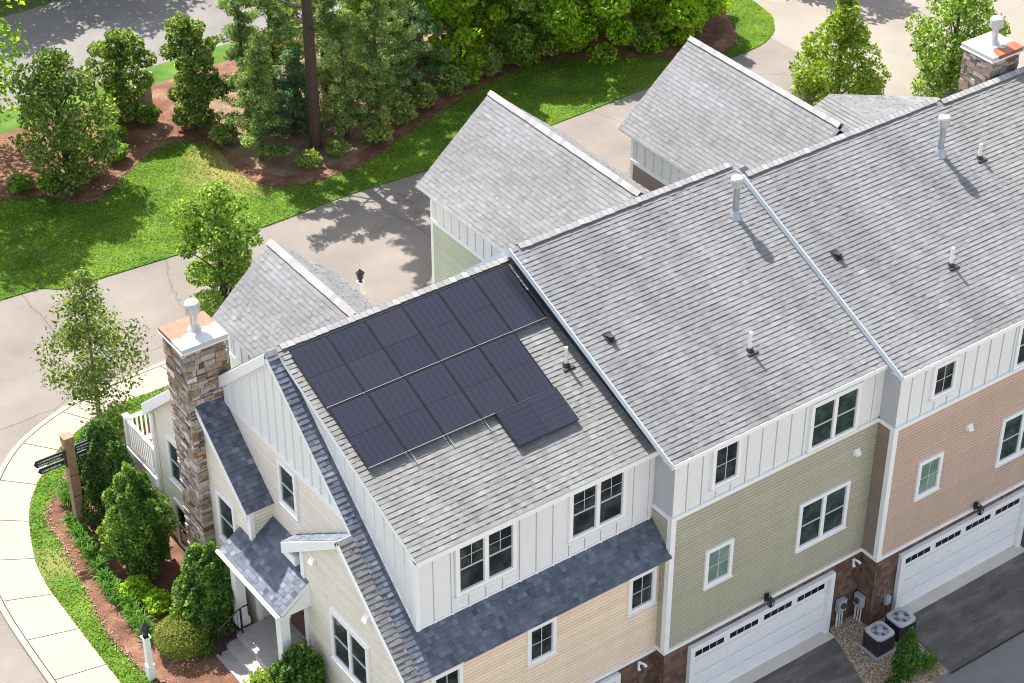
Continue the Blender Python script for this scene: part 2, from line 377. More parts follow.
def window(parent, O, u, n, s0, s1, z0, z1, double=False, munt='none', gl='glass_dark', tw=.108):
    O = np.array(O, float); u = np.array(u, float); n = np.array(n, float); z = V(0, 0, 1)
    P = lambda s, h, off=0: O + u * s + z * h + n * off
    def bar(mb, a, b, c, d, o0, o1): mb.obox(P(a, c, o0), u * (b - a), z * (d - c), n * (o1 - o0))
    f = MB(); bar(f, s0, s0 + tw, z0, z1, .0, .085); bar(f, s1 - tw, s1, z0, z1, .0, .085)
    bar(f, s0 + tw, s1 - tw, z1 - tw * 1.15, z1, .0, .085); bar(f, s0 + tw, s1 - tw, z0, z0 + tw, .0, .083)
    cells = [(s0 + tw, s1 - tw)]
    if double:
        mid = (s0 + s1) / 2; bar(f, mid - .055, mid + .055, z0 + tw, z1 - tw * 1.15, .0, .081)
        cells = [(s0 + tw, mid - .055), (mid + .055, s1 - tw)]
    w = build('window', f, 'white_trim', parent)
    sl = MB(); bar(sl, s0 - .03, s1 + .03, z0 - .035, z0 - .001, .0, .112); build('sill', sl, 'white_trim', w)
    zb, zt = z0 + tw, z1 - tw * 1.15
    for a, b in cells:
        g = MB(); bar(g, a, b, zb, zt, .036, .042); build('pane', g, gl, w)
        sh = MB(); e = .032
        bar(sh, a, a + e, zb, zt, .042, .058); bar(sh, b - e, b, zb, zt, .042, .058)
        bar(sh, a + e, b - e, zb, zb + e, .042, .058); bar(sh, a + e, b - e, zt - e, zt, .042, .058)
        zm = (zb + zt) / 2
        if munt in ('none', 'upper'): bar(sh, a + e, b - e, zm - .022, zm + .022, .042, .062)
        if munt == 'upper':
            bar(sh, (a + b) / 2 - .008, (a + b) / 2 + .008, zm + .022, zt - e, .042, .052)
            q = (zm + zt) / 2; bar(sh, a + e, (a + b) / 2 - .008, q - .008, q + .008, .042, .052); bar(sh, (a + b) / 2 + .008, b - e, q - .008, q + .008, .042, .052)
        if munt == 'grid':
            bar(sh, (a + b) / 2 - .011, (a + b) / 2 + .011, zb + e, zt - e, .042, .054)
            bar(sh, a + e, (a + b) / 2 - .011, zm - .011, zm + .011, .042, .054); bar(sh, (a + b) / 2 + .011, b - e, zm - .011, zm + .011, .042, .054)
        build('sash', sh, 'sash_dark', w)
    return w
def garage_door(parent, x0, x1, y, h=2.11):
    mb = MB(); k = 4
    for i in range(k):
        z0 = .01 + h * i / k; mb.box((x0, y - .03, z0), (x1, y + .05, h * (i + 1) / k - .006))
        nb = 8; w = (x1 - x0) / nb
        if i < k - 1:
            for j in range(nb): mb.box((x0 + w * j + .07, y - .036, z0 + .09), (x0 + w * (j + 1) - .07, y - .0301, z0 + h / k - .09))
    d = build('garage_door', mb, 'white_door', parent)
    w = (x1 - x0) / 4
    for j in range(4):
        a, b = x0 + w * j + .1, x0 + w * (j + 1) - .1
        for q in range(4):
            g = MB(); l = (b - a) / 4; g.box((a + l * q + .014, y - .04, h - .36), (a + l * (q + 1) - .014, y - .0302, h - .19)); build('pane', g, 'glass_door', d)
    tr = MB(); tr.box((x0 - .16, y - .16, 0), (x0 - .003, y - .02, h + .16)); tr.box((x1 + .003, y - .16, 0), (x1 + .16, y - .02, h + .16)); tr.box((x0 - .0, y - .155, h + .003), (x1, y - .02, h + .155))
    build('door_trim', tr, 'white_trim', parent)
    sl = MB(); sl.box((x0, y - .028, .0), (x1, y - .02, .035)); build('door_seal', sl, 'black_metal', d)
def ridge_caps(parent, a, b, dl, dr, w=.17, seed=0):
    """row of folded cap shingles from a to b; dl, dr: unit downslope directions either side"""
    R = random.Random(seed); a = np.array(a, float); b = np.array(b, float); D = b - a; l = np.linalg.norm(D); D /= l
    mb = MB(); s = 0; dl = np.array(dl, float); dr = np.array(dr, float); up = V(0, 0, 1)
    while s < l - .02:
        e = min(s + .19, l); tn = min(1, max(0, R.gauss(.5, .25))); ww = w * R.uniform(.95, 1.04)
        for off, q in ((.05, s), ):
            p0 = a + D * s + up * .075; p1 = a + D * (e + .03) + up * .055
            L0, L1 = p0 + dl * ww, p1 + dl * ww; R0, R1 = p0 + dr * ww, p1 + dr * ww
            nl = np.cross(D, dl); nl = nl if nl[2] > 0 else -nl; nr = np.cross(D, dr); nr = nr if nr[2] > 0 else -nr
            for X0, X1, nn in ((L0, L1, nl), (R0, R1, nr)):
                f = [p0, p1, X1, X0]
                if np.dot(np.cross(f[1] - f[0], f[2] - f[0]), nn) < 0: f = f[::-1]
                mb.face(f, tn); dn = -nn * .045
                mb.face([X0, X1, X1 + dn, X0 + dn], tn * .5); mb.face([p0, X0, X0 + dn, p0 + dn], tn * .5)
        s = e
    return build('ridge_cap', mb, 'ridge_cap', parent)
def unit(v): v = np.array(v, float); return v / np.linalg.norm(v)

# ------------------------------------------------------------------ roof furniture (children of a house)
def plane_z(yr, zr, sl, y): return zr - sl * (yr - y)
def vent_pipe(parent, x, y, z, h=.55, r=.045):
    mb = MB(); mb.tube([(x, y, z - .1), (x, y, z + h)], r, 10); p = build('vent_pipe', mb, 'pvc', parent, smooth=False)
    b = MB(); b.lathe((x, y, z - .06), [(.13, 0), (.11, .07), (.06, .13)], 10); b.box((x - .17, y - .17, z - .09), (x + .17, y + .2, z - .02)); build('pipe_boot', b, 'black_metal', p)
def slant_vent(parent, x, y, z, sl):
    mb = MB(); d = unit((0, -1, -sl)); n = unit((0, -sl, 1)); u = V(1, 0, 0); o = V(x, y, z)
    mb.obox(o - u * .12 + n * .02 - d * .16, u * .24, d * .32, n * .018)
    P = [o - u * .07 + n * .038 - d * .1, o - u * .07 + n * .038 + d * .1, o - u * .07 + n * .19 + d * .1]
    mb.prism(P, u * .14); build('roof_vent', mb, 'black_metal', parent)
def flue(parent, x, y, z, h=1.2):
    mb = MB(); mb.lathe((x, y, z - .15), [(.24, 0), (.19, .1), (.13, .22), (.088, .3), (.088, h - .1)], 18); p = build('flue_pipe', mb, 'galv', parent, smooth=False)
    c = MB(); c.lathe((x, y, z + h - .33), [(.09, 0), (.165, .03), (.165, .24), (.18, .25), (.15, .30), (.02, .33)], 18); build('flue_cap', c, 'galv_cap', p)
def chimney(parent, x0, x1, y0, y1, z0, z1, seed, faces='xyXY'):
    R = random.Random(seed); mb = MB()
    core = MB(); core.box((x0 + .06, y0 + .06, z0), (x1 - .06, y1 - .06, z1 - .02))
    ch = build('chimney', core, 'mortar', parent)
    def face(o, u, w, n):
        z = z0
        while z < z1 - .02:
            h = min(R.choice((.06, .08, .11, .14, .17)), z1 - z); s = 0
            while s < w - .001:
                l = R.uniform(.12, .45)
                if w - s - l < .1: l = w - s
                d = R.uniform(.0, .06)
                o2 = o + u * (s + .006) + V(0, 0, z + .006) - n * .1
                a = u * (l - .012); b = V(0, 0, h - .012); t = R.random()
                hh = b + V(0, 0, R.uniform(-.012, .006))
                mb.obox(o2, a, hh, n * (.07 + d), t); s += l
            z += h
    face(V(x0, y1, 0), V(0, -1, 0), y1 - y0, V(-1, 0, 0)); face(V(x0, y0, 0), V(1, 0, 0), x1 - x0, V(0, -1, 0))
    face(V(x1, y0, 0), V(0, 1, 0), y1 - y0, V(1, 0, 0)); face(V(x1, y1, 0), V(-1, 0, 0), x1 - x0, V(0, 1, 0))
    build('stonework', mb, 'stone', ch)
    cp = MB(); cp.box((x0 - .07, y0 - .07, z1 - .015), (x1 + .07, y1 + .07, z1 + .10)); build('chimney_cap', cp, 'rust_cap', ch)
    rm = MB(); rm.box((x0 - .085, y0 - .085, z1 - .06), (x1 + .085, y1 + .085, z1 - .016)); build('cap_edge', rm, 'white_trim', ch)
    cx, cy = (x0 + x1) / 2 + .08, (y0 + y1) / 2 + .05
    f = MB(); f.lathe((cx, cy, z1 + .09), [(.2, 0), (.13, .1), (.1, .16), (.1, .62)], 16); f.lathe((cx, cy, z1 + .6), [(.11, 0), (.20, .04), (.20, .28), (.17, .33), (.02, .36)], 16)
    build('flue_pipe', f, 'galv_cap', ch)
    return ch

Z = V(0, 0, 1); X = V(1, 0, 0); Y = V(0, 1, 0)
X2, X3, X4 = 6.87, 13.99, 21.15
ST = .86                                     # the steep 40-degree pitch
cs = lambda s: math.sqrt(1 + s * s)
GRP = 'row of attached townhouses'
# ================================================================== townhouse 1 (gable end, solar)
t1 = thing('townhouse', (3.4, 0, 0), 'end townhouse in cream and tan siding with stone chimney and solar panels on its roof', 'house', GRP)
ZR1, SL1 = 11.612, .411
d_dorm = unit((0, -1, -SL1)); d_st = unit((0, -1, -ST)); d_sr = unit((0, 1, -ST))
LD = 6.08 * cs(SL1)
# dormer (upper) front roof
roof(t1, (0, 0, ZR1), X, d_dorm, [(0, 0), (X2 + .40, 0), (X2 + .40, LD), (0, LD)], 'shingle_worn', .13, 11)
# steep roof: gable strip + skirt, one plane
c = cs(ST)
roof(t1, (0, 0, 11.60), X, d_st, [(-.30, .02), (.9, .02), (.9, 6.62 * c), (-.30, 6.62 * c)], 'shingle_shaded', .15, 12)
roof(t1, (0, 0, 11.60), X, d_st, [(.9, 4.9 * c), (7.29, 4.9 * c), (7.29, 6.64 * c), (.9, 6.64 * c)], 'shingle_shaded', .15, 13)
# rear slope
roof(t1, (0, 0, 11.60), X, d_sr, [(-.30, .02), (X2 + .3, .02), (X2 + .3, 6.2 * c), (-.30, 6.2 * c)], 'shingle', .15, 14)
ridge_caps(t1, (.12, 0, ZR1), (X2 + .15, 0, ZR1), d_dorm, d_sr, .16, 3)
mb = MB(); shingles(mb, (-.31, -.02, ZR1 + .0), X, d_st, [(0, 0), (.4, 0), (.4, .25), (0, .25)], seed=4); build('roof', mb, 'shingle', t1)
# walls
FL = -6.15
wall(t1, (0, FL, 0), X, -Y, [(-.2, 2.46), (7.31, 2.46), (7.31, 5.98), (-.2, 5.98)], 'tan_lap', 'lap', 1)
wall(t1, (0, FL, 0), X, -Y, [(-.2, 0), (7.31, 0), (7.31, 2.33), (-.2, 2.33)], 'shake', 'shake', 2)
FD = -5.75
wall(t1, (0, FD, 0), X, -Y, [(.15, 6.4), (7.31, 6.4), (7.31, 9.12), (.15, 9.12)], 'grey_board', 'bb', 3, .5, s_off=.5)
# dormer cheek (faces -x): between steep plane and dormer roof; s runs along -y
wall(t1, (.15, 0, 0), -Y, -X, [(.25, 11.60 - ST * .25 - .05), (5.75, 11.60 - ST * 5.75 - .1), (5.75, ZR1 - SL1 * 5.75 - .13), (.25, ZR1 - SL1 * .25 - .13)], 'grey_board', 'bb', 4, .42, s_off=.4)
# gable wall (s = -y)
zb = 8.52; yb = (11.6 - zb) / ST
yb = (11.44 - zb) / ST
wall(t1, (-.2, 0, 0), -Y, -X, [(-5.9, 0), (6.15, 0), (6.15, 6.1), (yb, zb), (-yb, zb), (-5.9, 6.3)], 'cream_lap', 'lap', 5)
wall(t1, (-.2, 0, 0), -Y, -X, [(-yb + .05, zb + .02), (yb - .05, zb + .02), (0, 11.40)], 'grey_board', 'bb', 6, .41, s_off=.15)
mb = MB(); w0 = MB()
strip(mb, (-.2, 0, 0), -Y, -X, (-2.6, zb + .1), (yb - .2, zb + .1), .12, .055)
strip(mb, (-.2, 0, 0), -Y, -X, (.1, 11.32), (6.3, 11.32 - ST * 6.2), .10, .05)
strip(mb, (-.2, 0, 0), -Y, -X, (-2.55, 9.05), (-2.55, zb + .1), .1, .045)
# rear rake: deep white board under the overhang
a = V(-.31, 0, 11.56); mb.prism([a, a + d_sr * 4.2, a + d_sr * 4.2 - Z * .34, a - Z * .30], X * .11)
# dormer trims
mb.box((.12, FD - .03, 6.62), (.15 - .002, FD + .1, 9.05)); mb.box((.149, FD - .035, 6.6), (.25, FD - .002, 9.1))
mb.obox(V(.25, FD - .032, 6.655), X * 7.0, Z * .05, Y * .03)
strip(mb, (.15, 0, 0), -Y, -X, (.3, ZR1 - SL1 * .3 - .125), (5.8, ZR1 - SL1 * 5.8 - .125), .12, .035)
strip(mb, (.15, 0, 0), -Y, -X, (.3, 11.60 - ST * .3 + .06), (5.75, 11.60 - ST * 5.75 + .06), .06, .035)
mb.box((-.0, -6.10, 8.96), (7.2, -6.06, 9.10))
mb.box((.0, -6.07, 8.90), (.13, -5.70, 9.06))
# lower belt, corner boards
mb.box((-.2, FL - .06, 2.34), (7.31, FL + .05, 2.455)); mb.box((-.25, FL - .05, 2.46), (-.1, FL - .001, 6.0))
build('trim', mb, 'white_trim', t1)
wall(t1, (0, 5.9, 0), -X, Y, [(-7.3, 0), (.2, 0), (.2, 6.3), (-7.3, 6.3)], 'cream_lap', 'lap', 7)
win = lambda *a, **k: window(t1, *a, **k)
win((0, FD, 0), X, -Y, 1.25, 3.02, 7.17, 8.78, True, 'upper'); win((0, FD, 0), X, -Y, 4.60, 6.37, 7.19, 8.80, True, 'upper')
for a, b_ in ((.22, 1.13), (3.07, 3.96), (6.26, 7.16)): win((0, FL, 0), X, -Y, a, b_, 4.17, 5.42, False, 'grid')
win((-.2, 0, 0), -Y, -X, .12, 1.0, 7.03, 8.45, False, 'none', 'glass_blue')
garage_door(t1, 1.0, 5.88, FL, 2.11)
for i, (s_, o_) in enumerate(((6.55, 2.0),)):
    pass
vent_pipe(t1, 6.41, -3.21, ZR1 - SL1 * 3.21, .55)
# ---- chimney bay (small gable on the end wall)
XA = -.86
wall(t1, (XA, 0, 0), -Y, -X, [(-5.9, 0), (-.45, 0), (-.45, 6.72), (-3.2, 9.0), (-5.9, 6.75)], 'cream_lap', 'lap', 8)
wall(t1, (0, .45, 0), X, -Y, [(XA, 0), (-.2, 0), (-.2, 6.6), (XA, 6.6)], 'cream_lap', 'lap', 9)
wall(t1, (0, 5.9, 0), -X, Y, [(.2, 0), (-XA, 0), (-XA, 6.6), (.2, 6.6)], 'cream_lap', 'lap', 10)
cA = 2.9 * c
roof(t1, (-1.04, 3.2, 9.14), X, d_st, [(0, 0), (.84, 0), (.84, cA), (0, cA)], 'shingle_shaded', .15, 15)
roof(t1, (-1.04, 3.2, 9.14), X, d_sr, [(0, 0), (.84, 0), (.84, cA), (0, cA)], 'shingle_shaded', .15, 16)
mb = MB(); a = V(-1.05, 3.2, 9.10)
mb.prism([a, a + d_sr * cA, a + d_sr * cA - Z * .36, a - Z * .30], X * .12); mb.prism([a, a + d_st * (cA - .02), a + d_st * (cA - .02) - Z * .2, a - Z * .2], X * .06)
mb.box((-1.03, 5.92, 6.35), (-.2, 6.14, 6.60))
mb.box((XA - .003, .395, 0), (XA + .07, .449, 6.55)); mb.box((XA - .055, .39, 0), (XA - .0035, .54, 6.6))
mb.box((XA - .055, 5.78, 0), (XA - .003, 5.95, 6.6))
build('trim', mb, 'white_trim', t1)
win((XA, 0, 0), -Y, -X, -2.22, -1.25, 4.55, 6.2, False, 'none', 'glass_blue')
win((XA, 0, 0), -Y, -X, -5.0, -4.05, 2.3, 4.0, False, 'none', 'glass_dark'); win((XA, 0, 0), -Y, -X, -5.0, -4.05, 4.7, 6.25, False, 'none', 'glass_blue')
mb = MB(); mb.tube([(XA - .09, 5.72, 6.5), (XA - .09, 5.70, 2.7), (XA - .2, 5.6, 2.4), (XA - .35, 5.3, 2.35)], .045, 8); build('downspout', mb, 'white_trim', t1)
chimney(t1, -1.2, -.03, 2.64, 3.76, 1.8, 10.46, 21)
# ---- front bay (bump-out continuing the steep roof)
XB = -.6
yp, zp = -3.65, 8.42
wall(t1, (XB, 0, 0), -Y, -X, [(1.7, 0), (6.15, 0), (6.15, 6.15), (-yp, 8.28), (1.7, 6.75)], 'cream_lap', 'lap', 17)
wall(t1, (0, -1.7, 0), -X, Y, [(.2, 0), (.6, 0), (.6, 6.6), (.2, 6.6)], 'cream_lap', 'lap', 18)
roof(t1, (0, 0, 11.60), X, d_st, [(-.70, 3.70 * c), (-.302, 3.70 * c), (-.302, 6.62 * c), (-.70, 6.62 * c)], 'shingle', .15, 19)
d_b = unit((0, 1, -.72)); LB = 2.85 * cs(.72)
roof(t1, (-.70, yp - .02, 8.44), X, d_b, [(0, 0), (.5, 0), (.5, LB), (0, LB)], 'shingle_shaded', .15, 20)
mb = MB(); a = V(-.71, yp, 8.40); mb.prism([a, a + d_b * LB, a + d_b * LB - Z * .36, a - Z * .24], X * .12)
strip(mb, (XB - .08, 0, 0), -Y, -X, (-yp, 8.36), (6.6, 8.36 - ST * 2.95), .13, .03)
mb.box((-.69, -1.45, 6.0), (-.2, -.84, 6.26)); mb.box((XB - .055, -1.82, 0), (XB - .003, -1.65, 6.7))
build('trim', mb, 'white_trim', t1)
win((XB, 0, 0), -Y, -X, 3.03, 4.79, 4.13, 5.79, True, 'none', 'glass_blue')
# ---- entry porch
PE = 5.2; px0, px1 = -1.52, -.2; py0, py1 = -2.0, 1.08
sp = (6.15 - PE) / (px1 - px0); d_p = unit((-1, 0, -sp)); lp = (px1 - px0) * cs(sp)
roof(t1, (px1, 0, 6.15), Y, d_p, [(-1.70, 0), (.45, 0), (.45, lp), (-1.70, lp)], 'shingle_shaded', .12, 22)
roof(t1, (px1, 0, 6.15), Y, d_p, [(.452, (px1 + .86) * cs(sp)), (py1, (px1 + .86) * cs(sp)), (py1, lp), (.452, lp)], 'shingle_shaded', .12, 23)
roof(t1, (px1, 0, 6.15), Y, d_p, [(-1.702, .41 * cs(sp)), (py0, .41 * cs(sp)), (py0, lp), (-1.702, lp)], 'shingle_shaded', .12, 24)
mb = MB()
mb.box((px0 - .03, py0 - .02, PE - .22), (px0 + .16, py1 + .02, PE - .10)); mb.prism([V(px0 + .1, py0 + .03, PE - .12), V(-.61, py0 + .03, PE - .12), V(-.61, py0 + .03, PE + (-.61 - px0) * sp - .15)], -Y * .06)
mb.tube([(px0 - .06, py0 - .04, PE - .06), (px0 - .06, py1 + .04, PE - .06)], .06, 8)
build('trim', mb, 'white_trim', t1)
for yy in (.62, -1.72):
    mb = MB(); mb.box((-1.45, yy - .13, 2.86), (-1.19, yy + .13, PE - .2)); mb.box((-1.49, yy - .17, 2.86), (-1.15, yy + .17, 3.1)); mb.box((-1.48, yy - .16, PE - .36), (-1.16, yy + .16, PE - .225))
    build('porch_column', mb, 'white_trim', t1)
mb = MB(); mb.box((-1.62, -2.05, 1.6), (-.2, .4, 2.85)); mb.box((-1.95, -2.05, 1.6), (-1.622, .38, 2.63)); mb.box((-2.28, -2.05, 1.6), (-1.952, .36, 2.41)); build('porch_steps', mb, 'stone_step', t1)
mb = MB(); mb.box((-.26, -1.1, 2.86), (-.205, -.12, 5.0)); d = build('front_door', mb, 'door_brown', t1)
mb = MB(); mb.box((-.28, -1.23, 2.86), (-.205, -1.103, 5.12)); mb.box((-.28, -.117, 2.86), (-.205, .01, 5.12)); mb.box((-.28, -1.103, 5.003), (-.205, -.117, 5.12)); build('door_frame', mb, 'white_trim', d)
mb = MB(); mb.tube([(-.30, -1.0, 3.85), (-.36, -1.0, 3.85)], .04, 8); build('handle', mb, 'black_metal', d)
# ---- balcony
mb = MB(); mb.box((-.90, 5.95, 3.86), (1.2, 7.75, 4.02)); bal = build('balcony', mb, 'deck_wood', t1)
mb = MB(); mb.box((-.96, 5.95, 3.72), (-.903, 7.81, 4.03)); mb.box((-.90, 7.753, 3.72), (1.2, 7.81, 4.03))
mb.box((-.94, 7.66, 4.03), (-.80, 7.80, 5.12)); mb.box((-.96, 7.64, 5.12), (-.78, 7.82, 5.16)); mb.box((-.92, 5.97, 4.03), (-.82, 6.07, 5.05)); mb.box((1.06, 7.66, 4.03), (1.2, 7.80, 5.12))
mb.box((-.82, 6.07, 4.98), (-.92, 7.66, 5.05)); mb.box((-.90, 6.07, 4.10), (-.84, 7.66, 4.16)); mb.box((-.80, 7.68, 4.98), (1.06, 7.78, 5.05)); mb.box((-.80, 7.70, 4.10), (1.06, 7.76, 4.16))
k = 6.13
while k < 7.62: mb.box((-.895, k, 4.16), (-.845, k + .06, 4.98)); k += .13
k = -.72
while k < 1.04: mb.box((k, 7.705, 4.16), (k + .05, 7.755, 4.98)); k += .135
build('railing', mb, 'white_trim', bal)
for xx, yy in ((-.95, 7.4), (.95, 7.4), (-.95, 6.2)):
    mb = MB(); mb.box((xx, yy, G - .2), (xx + .15, yy + .15, 3.86)); build('balcony_post', mb, 'white_trim', bal)

# ---- rear wings with steep gables
def wing(parent, xr, zr, y0, y1, hw, pit, seed, wmat, upper='grey_board', belt=1.05, ground=G - .3):
    dl = unit((-1, 0, -pit)); dr = unit((1, 0, -pit)); k = hw * cs(pit)
    roof(parent, (xr, y0, zr), Y, dl, [(0, 0), (y1 - y0, 0), (y1 - y0, k), (0, k)], 'shingle', .14, seed)
    roof(parent, (xr, y0, zr), Y, dr, [(0, 0), (y1 - y0, 0), (y1 - y0, k), (0, k)], 'shingle', .14, seed + 1)
    ridge_caps(parent, (xr, y1, zr), (xr, y0, zr), dl, dr, .17, seed)
    iw = hw - .28; ze = zr - pit * iw - .16; yw = y1 - .4; zbm = ze - belt
    for sx, n, u in ((-1, -X, -Y), (1, X, Y)):
        x = xr + sx * iw
        sg = lambda y: -y if sx < 0 else y
        a, b_ = sorted((sg(y0), sg(yw)))
        wall(parent, (x, 0, 0), u, n, [(a, ground), (b_, ground), (b_, zbm - .1), (a, zbm - .1)], wmat, 'lap', seed)
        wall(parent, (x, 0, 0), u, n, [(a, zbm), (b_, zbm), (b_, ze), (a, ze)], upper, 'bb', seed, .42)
        t = MB(); strip(t, (x, 0, 0), u, n, (a, zbm + .01), (b_, zbm + .01), .13, .05)
        t.box((x + (sx * .03 if sx < 0 else 0) - .0, yw - .12, ground), (x + (0 if sx < 0 else .03), yw + .01, ze)); build('trim', t, 'white_trim', parent)
    wall(parent, (0, yw, 0), -X, Y, [(-xr - iw, ground), (-xr + iw, ground), (-xr + iw, ze), (-xr, zr - .17), (-xr - iw, ze)], wmat, 'lap', seed)
wing(t1, 2.85, 10.9, 1.0, 5.25, 1.95, .9, 31, 'cream_lap')

# ================================================================== townhouses 2, 3, 4
def plain_unit(root, xa, xb, dy, zr, sl, lap, ret, wmat, seed, slats_x, oy=6.53, dz=0, skew=0, nb=None):
    """middle house: shallow front roof, steep rear roof, board-and-batten top storey, lap middle, shake base"""
    yr = -.42 + dy; ye = yr - oy; yw = ye + .43; ze = zr - sl * oy
    d = unit((0, -1, -sl)); r = unit((0, 1, -ST)); l = oy * cs(sl)
    roof(root, (0, yr, zr), X, d, [(xa + skew, 0), (xb, 0), (xb, l), (xa, l)], 'shingle', .13, seed)
    rsh = MB(); nz, nsl, ny = nb; f0 = V(xa + .13, ny - .28, nz - .28 * nsl + .045); dn = unit((0, -1, -nsl)); rsh.obox(f0 + X * skew, dn * ((ny - .28 - ye - 1.0) * cs(nsl)) - X * skew, X * (.24 - skew), Z * .012); build('rake_shade', rsh, 'shade_dark', root)  # dark strip drawn on the neighbour's roof as the rake overhang's shade
    roof(root, (0, yr, zr - .01), X, r, [(xa, .02), (xb, .02), (xb, 6.4 * c), (xa, 6.4 * c)], 'shingle', .14, seed + 1)
    ridge_caps(root, (xa + .05, yr, zr), (xb, yr, zr), d, r, .17, seed)
    x0, x1 = xa + .44, xb + .44
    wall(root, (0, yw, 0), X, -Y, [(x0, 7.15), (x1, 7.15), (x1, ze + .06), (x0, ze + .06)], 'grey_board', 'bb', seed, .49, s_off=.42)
    wall(root, (0, yw, 0), X, -Y, [(x0, 2.56), (x1, 2.56), (x1, 7.03), (x0, 7.03)], lap, 'lap', seed)
    wall(root, (0, yw, 0), X, -Y, [(x0, 0), (x1, 0), (x1, 2.45), (x0, 2.45)], 'shake', 'shake', seed)
    # return wall facing -x
    yq = yw + 1.2; zt = lambda y: zr - sl * (yr - y) - .14
    P = [(-yq, 7.15), (-yw, 7.15), (-yw, zt(yw)), (-yq, zt(yq))]
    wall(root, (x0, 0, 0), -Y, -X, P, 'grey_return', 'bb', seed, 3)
    wall(root, (x0, 0, 0), -Y, -X, [(-yq, 2.56), (-yw, 2.56), (-yw, 7.03), (-yq, 7.03)], ret, 'lap', seed)
    wall(root, (x0, 0, 0), -Y, -X, [(-yq, 0), (-yw, 0), (-yw, 2.45), (-yq, 2.45)], 'shake', 'shake', seed)
    # party wall rising above the neighbour's roof
    mb = MB(); xp = x0 - .002; mb.prism([V(xp, yr, zr - .16), V(xp, yq + .003, zt(yq) - .02), V(xp, yq + .003, zt(yq) - 1.6), V(xp, yr, zr - 1.6)], X * .2); mb.prism([V(xp, yr + .002, zr - .16), V(xp, yr + 5.5, zr - 5.0), V(xp, yr + 5.5, zr - 6.4), V(xp, yr + .002, zr - 1.6)], X * .2); build('party_wall', mb, 'shade_dark', root)  # wall coloured near-black to stand for shade below the overhang
    t = MB()
    t.box((x0 - .06, yw - .06, 7.03), (x1 - .0, yw + .02, 7.15)); t.box((x0 - .06, yw + .02, 7.03), (x0 - .0, yq, 7.15))
    t.box((x0 - .06, yw - .06, 2.45), (x1, yw + .02, 2.56)); t.box((x0 - .06, yw + .02, 2.45), (x0 - .0, yq, 2.56))
    t.box((x0 - .05, yw - .05, 2.562), (x0 - .003, yw + .11, 7.028)); t.box((x0 - .003, yw - .05, 2.562), (x0 + .11, yw - .003, 7.028))
    t.box((xa, ye - .03, ze - .13), (xb, ye + .02, ze - .0)); t.box((xa + .01, ye + .02, ze - .125), (x1, yw, ze - .1))
    build('trim', t, 'white_trim', root)
    b = MB(); q = V(xa + skew - .03, yr + .02, zr + .02); q2 = V(xa - .03, yr, zr) + d * (l + .02) + V(0, .02, .02); b.prism([q, q2, q2 - Z * .18, q - Z * .18], X * .028)
    q = V(xa - .03, yr + .02, zr + .02); b.prism([q, q + r * 6.3 * c, q + r * 6.3 * c - Z * .27, q - Z * .27], X * .028)
    build('rake_board', b, 'blue_trim', root)
    wall(root, (0, yr + 5.9, 0), -X, Y, [(-x1, 0), (-xa - .1, 0), (-xa - .1, zr - ST * 5.9 - .2), (-x1, zr - ST * 5.9 - .2)], wmat, 'lap', seed)
    return yr, yw
t2 = thing('townhouse', (10.6, -.4, 0), 'middle townhouse in olive lap siding with a white garage door, next to the solar roof', 'house', GRP)
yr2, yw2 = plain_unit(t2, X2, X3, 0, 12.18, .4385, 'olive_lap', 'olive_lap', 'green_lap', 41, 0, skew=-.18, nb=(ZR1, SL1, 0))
W = (0, yw2, 0)
window(t2, W, X, -Y, 8.49, 9.43, 7.50, 8.86, False, 'grid'); window(t2, W, X, -Y, 11.80, 13.55, 7.16, 8.72, True, 'none', 'glass_green')
window(t2, W, X, -Y, 8.49, 9.43, 4.17, 5.46, False, 'grid', 'glass_blind'); window(t2, W, X, -Y, 11.74, 13.56, 3.78, 5.43, True, 'none', 'glass_green')
garage_door(t2, 8.28, 13.18, yw2)
z2 = lambda y: plane_z(yr2, 12.18, .4385, y)
flue(t2, 13.07, -1.8, z2(-1.8)); vent_pipe(t2, 10.76, -5.19, z2(-5.19)); slant_vent(t2, 7.52, -3.5, z2(-3.5), .4385)
wing(t2, 12.42, 10.9, 1.4, 8.6, 2.77, .846, 51, 'green_lap')
t3 = thing('townhouse', (17.5, -1, 0), 'townhouse in salmon pink lap siding, right of the olive one', 'house', GRP)
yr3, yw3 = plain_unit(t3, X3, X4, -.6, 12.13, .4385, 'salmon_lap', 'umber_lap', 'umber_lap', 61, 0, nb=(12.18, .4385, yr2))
W = (0, yw3, 0)
window(t3, W, X, -Y, 15.60, 16.50, 7.55, 8.70, False, 'grid'); window(t3, W, X, -Y, 18.84, 20.6, 7.18, 8.70, True, 'none', 'glass_green')
window(t3, W, X, -Y, 15.55, 16.48, 4.15, 5.45, False, 'grid', 'glass_blind'); window(t3, W, X, -Y, 18.82, 20.62, 3.80, 5.48, True, 'none', 'glass_green')
garage_door(t3, 15.47, 20.37, yw3)
z3 = lambda y: plane_z(yr3, 12.13, .4385, y)
flue(t3, 20.01, -2.53, z3(-2.53)); vent_pipe(t3, 17.67, -5.47, z3(-5.47)); vent_pipe(t3, 21.05, -3.08, z3(-3.08), .45); slant_vent(t3, 14.75, -4.02, z3(-4.02), .4385)
wing(t3, 19.6, 10.9, 1.0, 7.85, 2.82, .835, 71, 'umber_lap')
t4 = thing('townhouse', (25, -1, 0), 'far townhouse at the right edge, its grey roof behind a stone chimney', 'house', GRP)
yr4 = yr3 - .1
d = unit((0, -1, -.4385)); r = unit((0, 1, -ST)); l = 6.5 * cs(.4385)
roof(t4, (0, yr4, 12.05), X, d, [(X4 + .002, 0), (30, 0), (30, l), (X4 + .002, l)], 'shingle_worn', .13, 81)
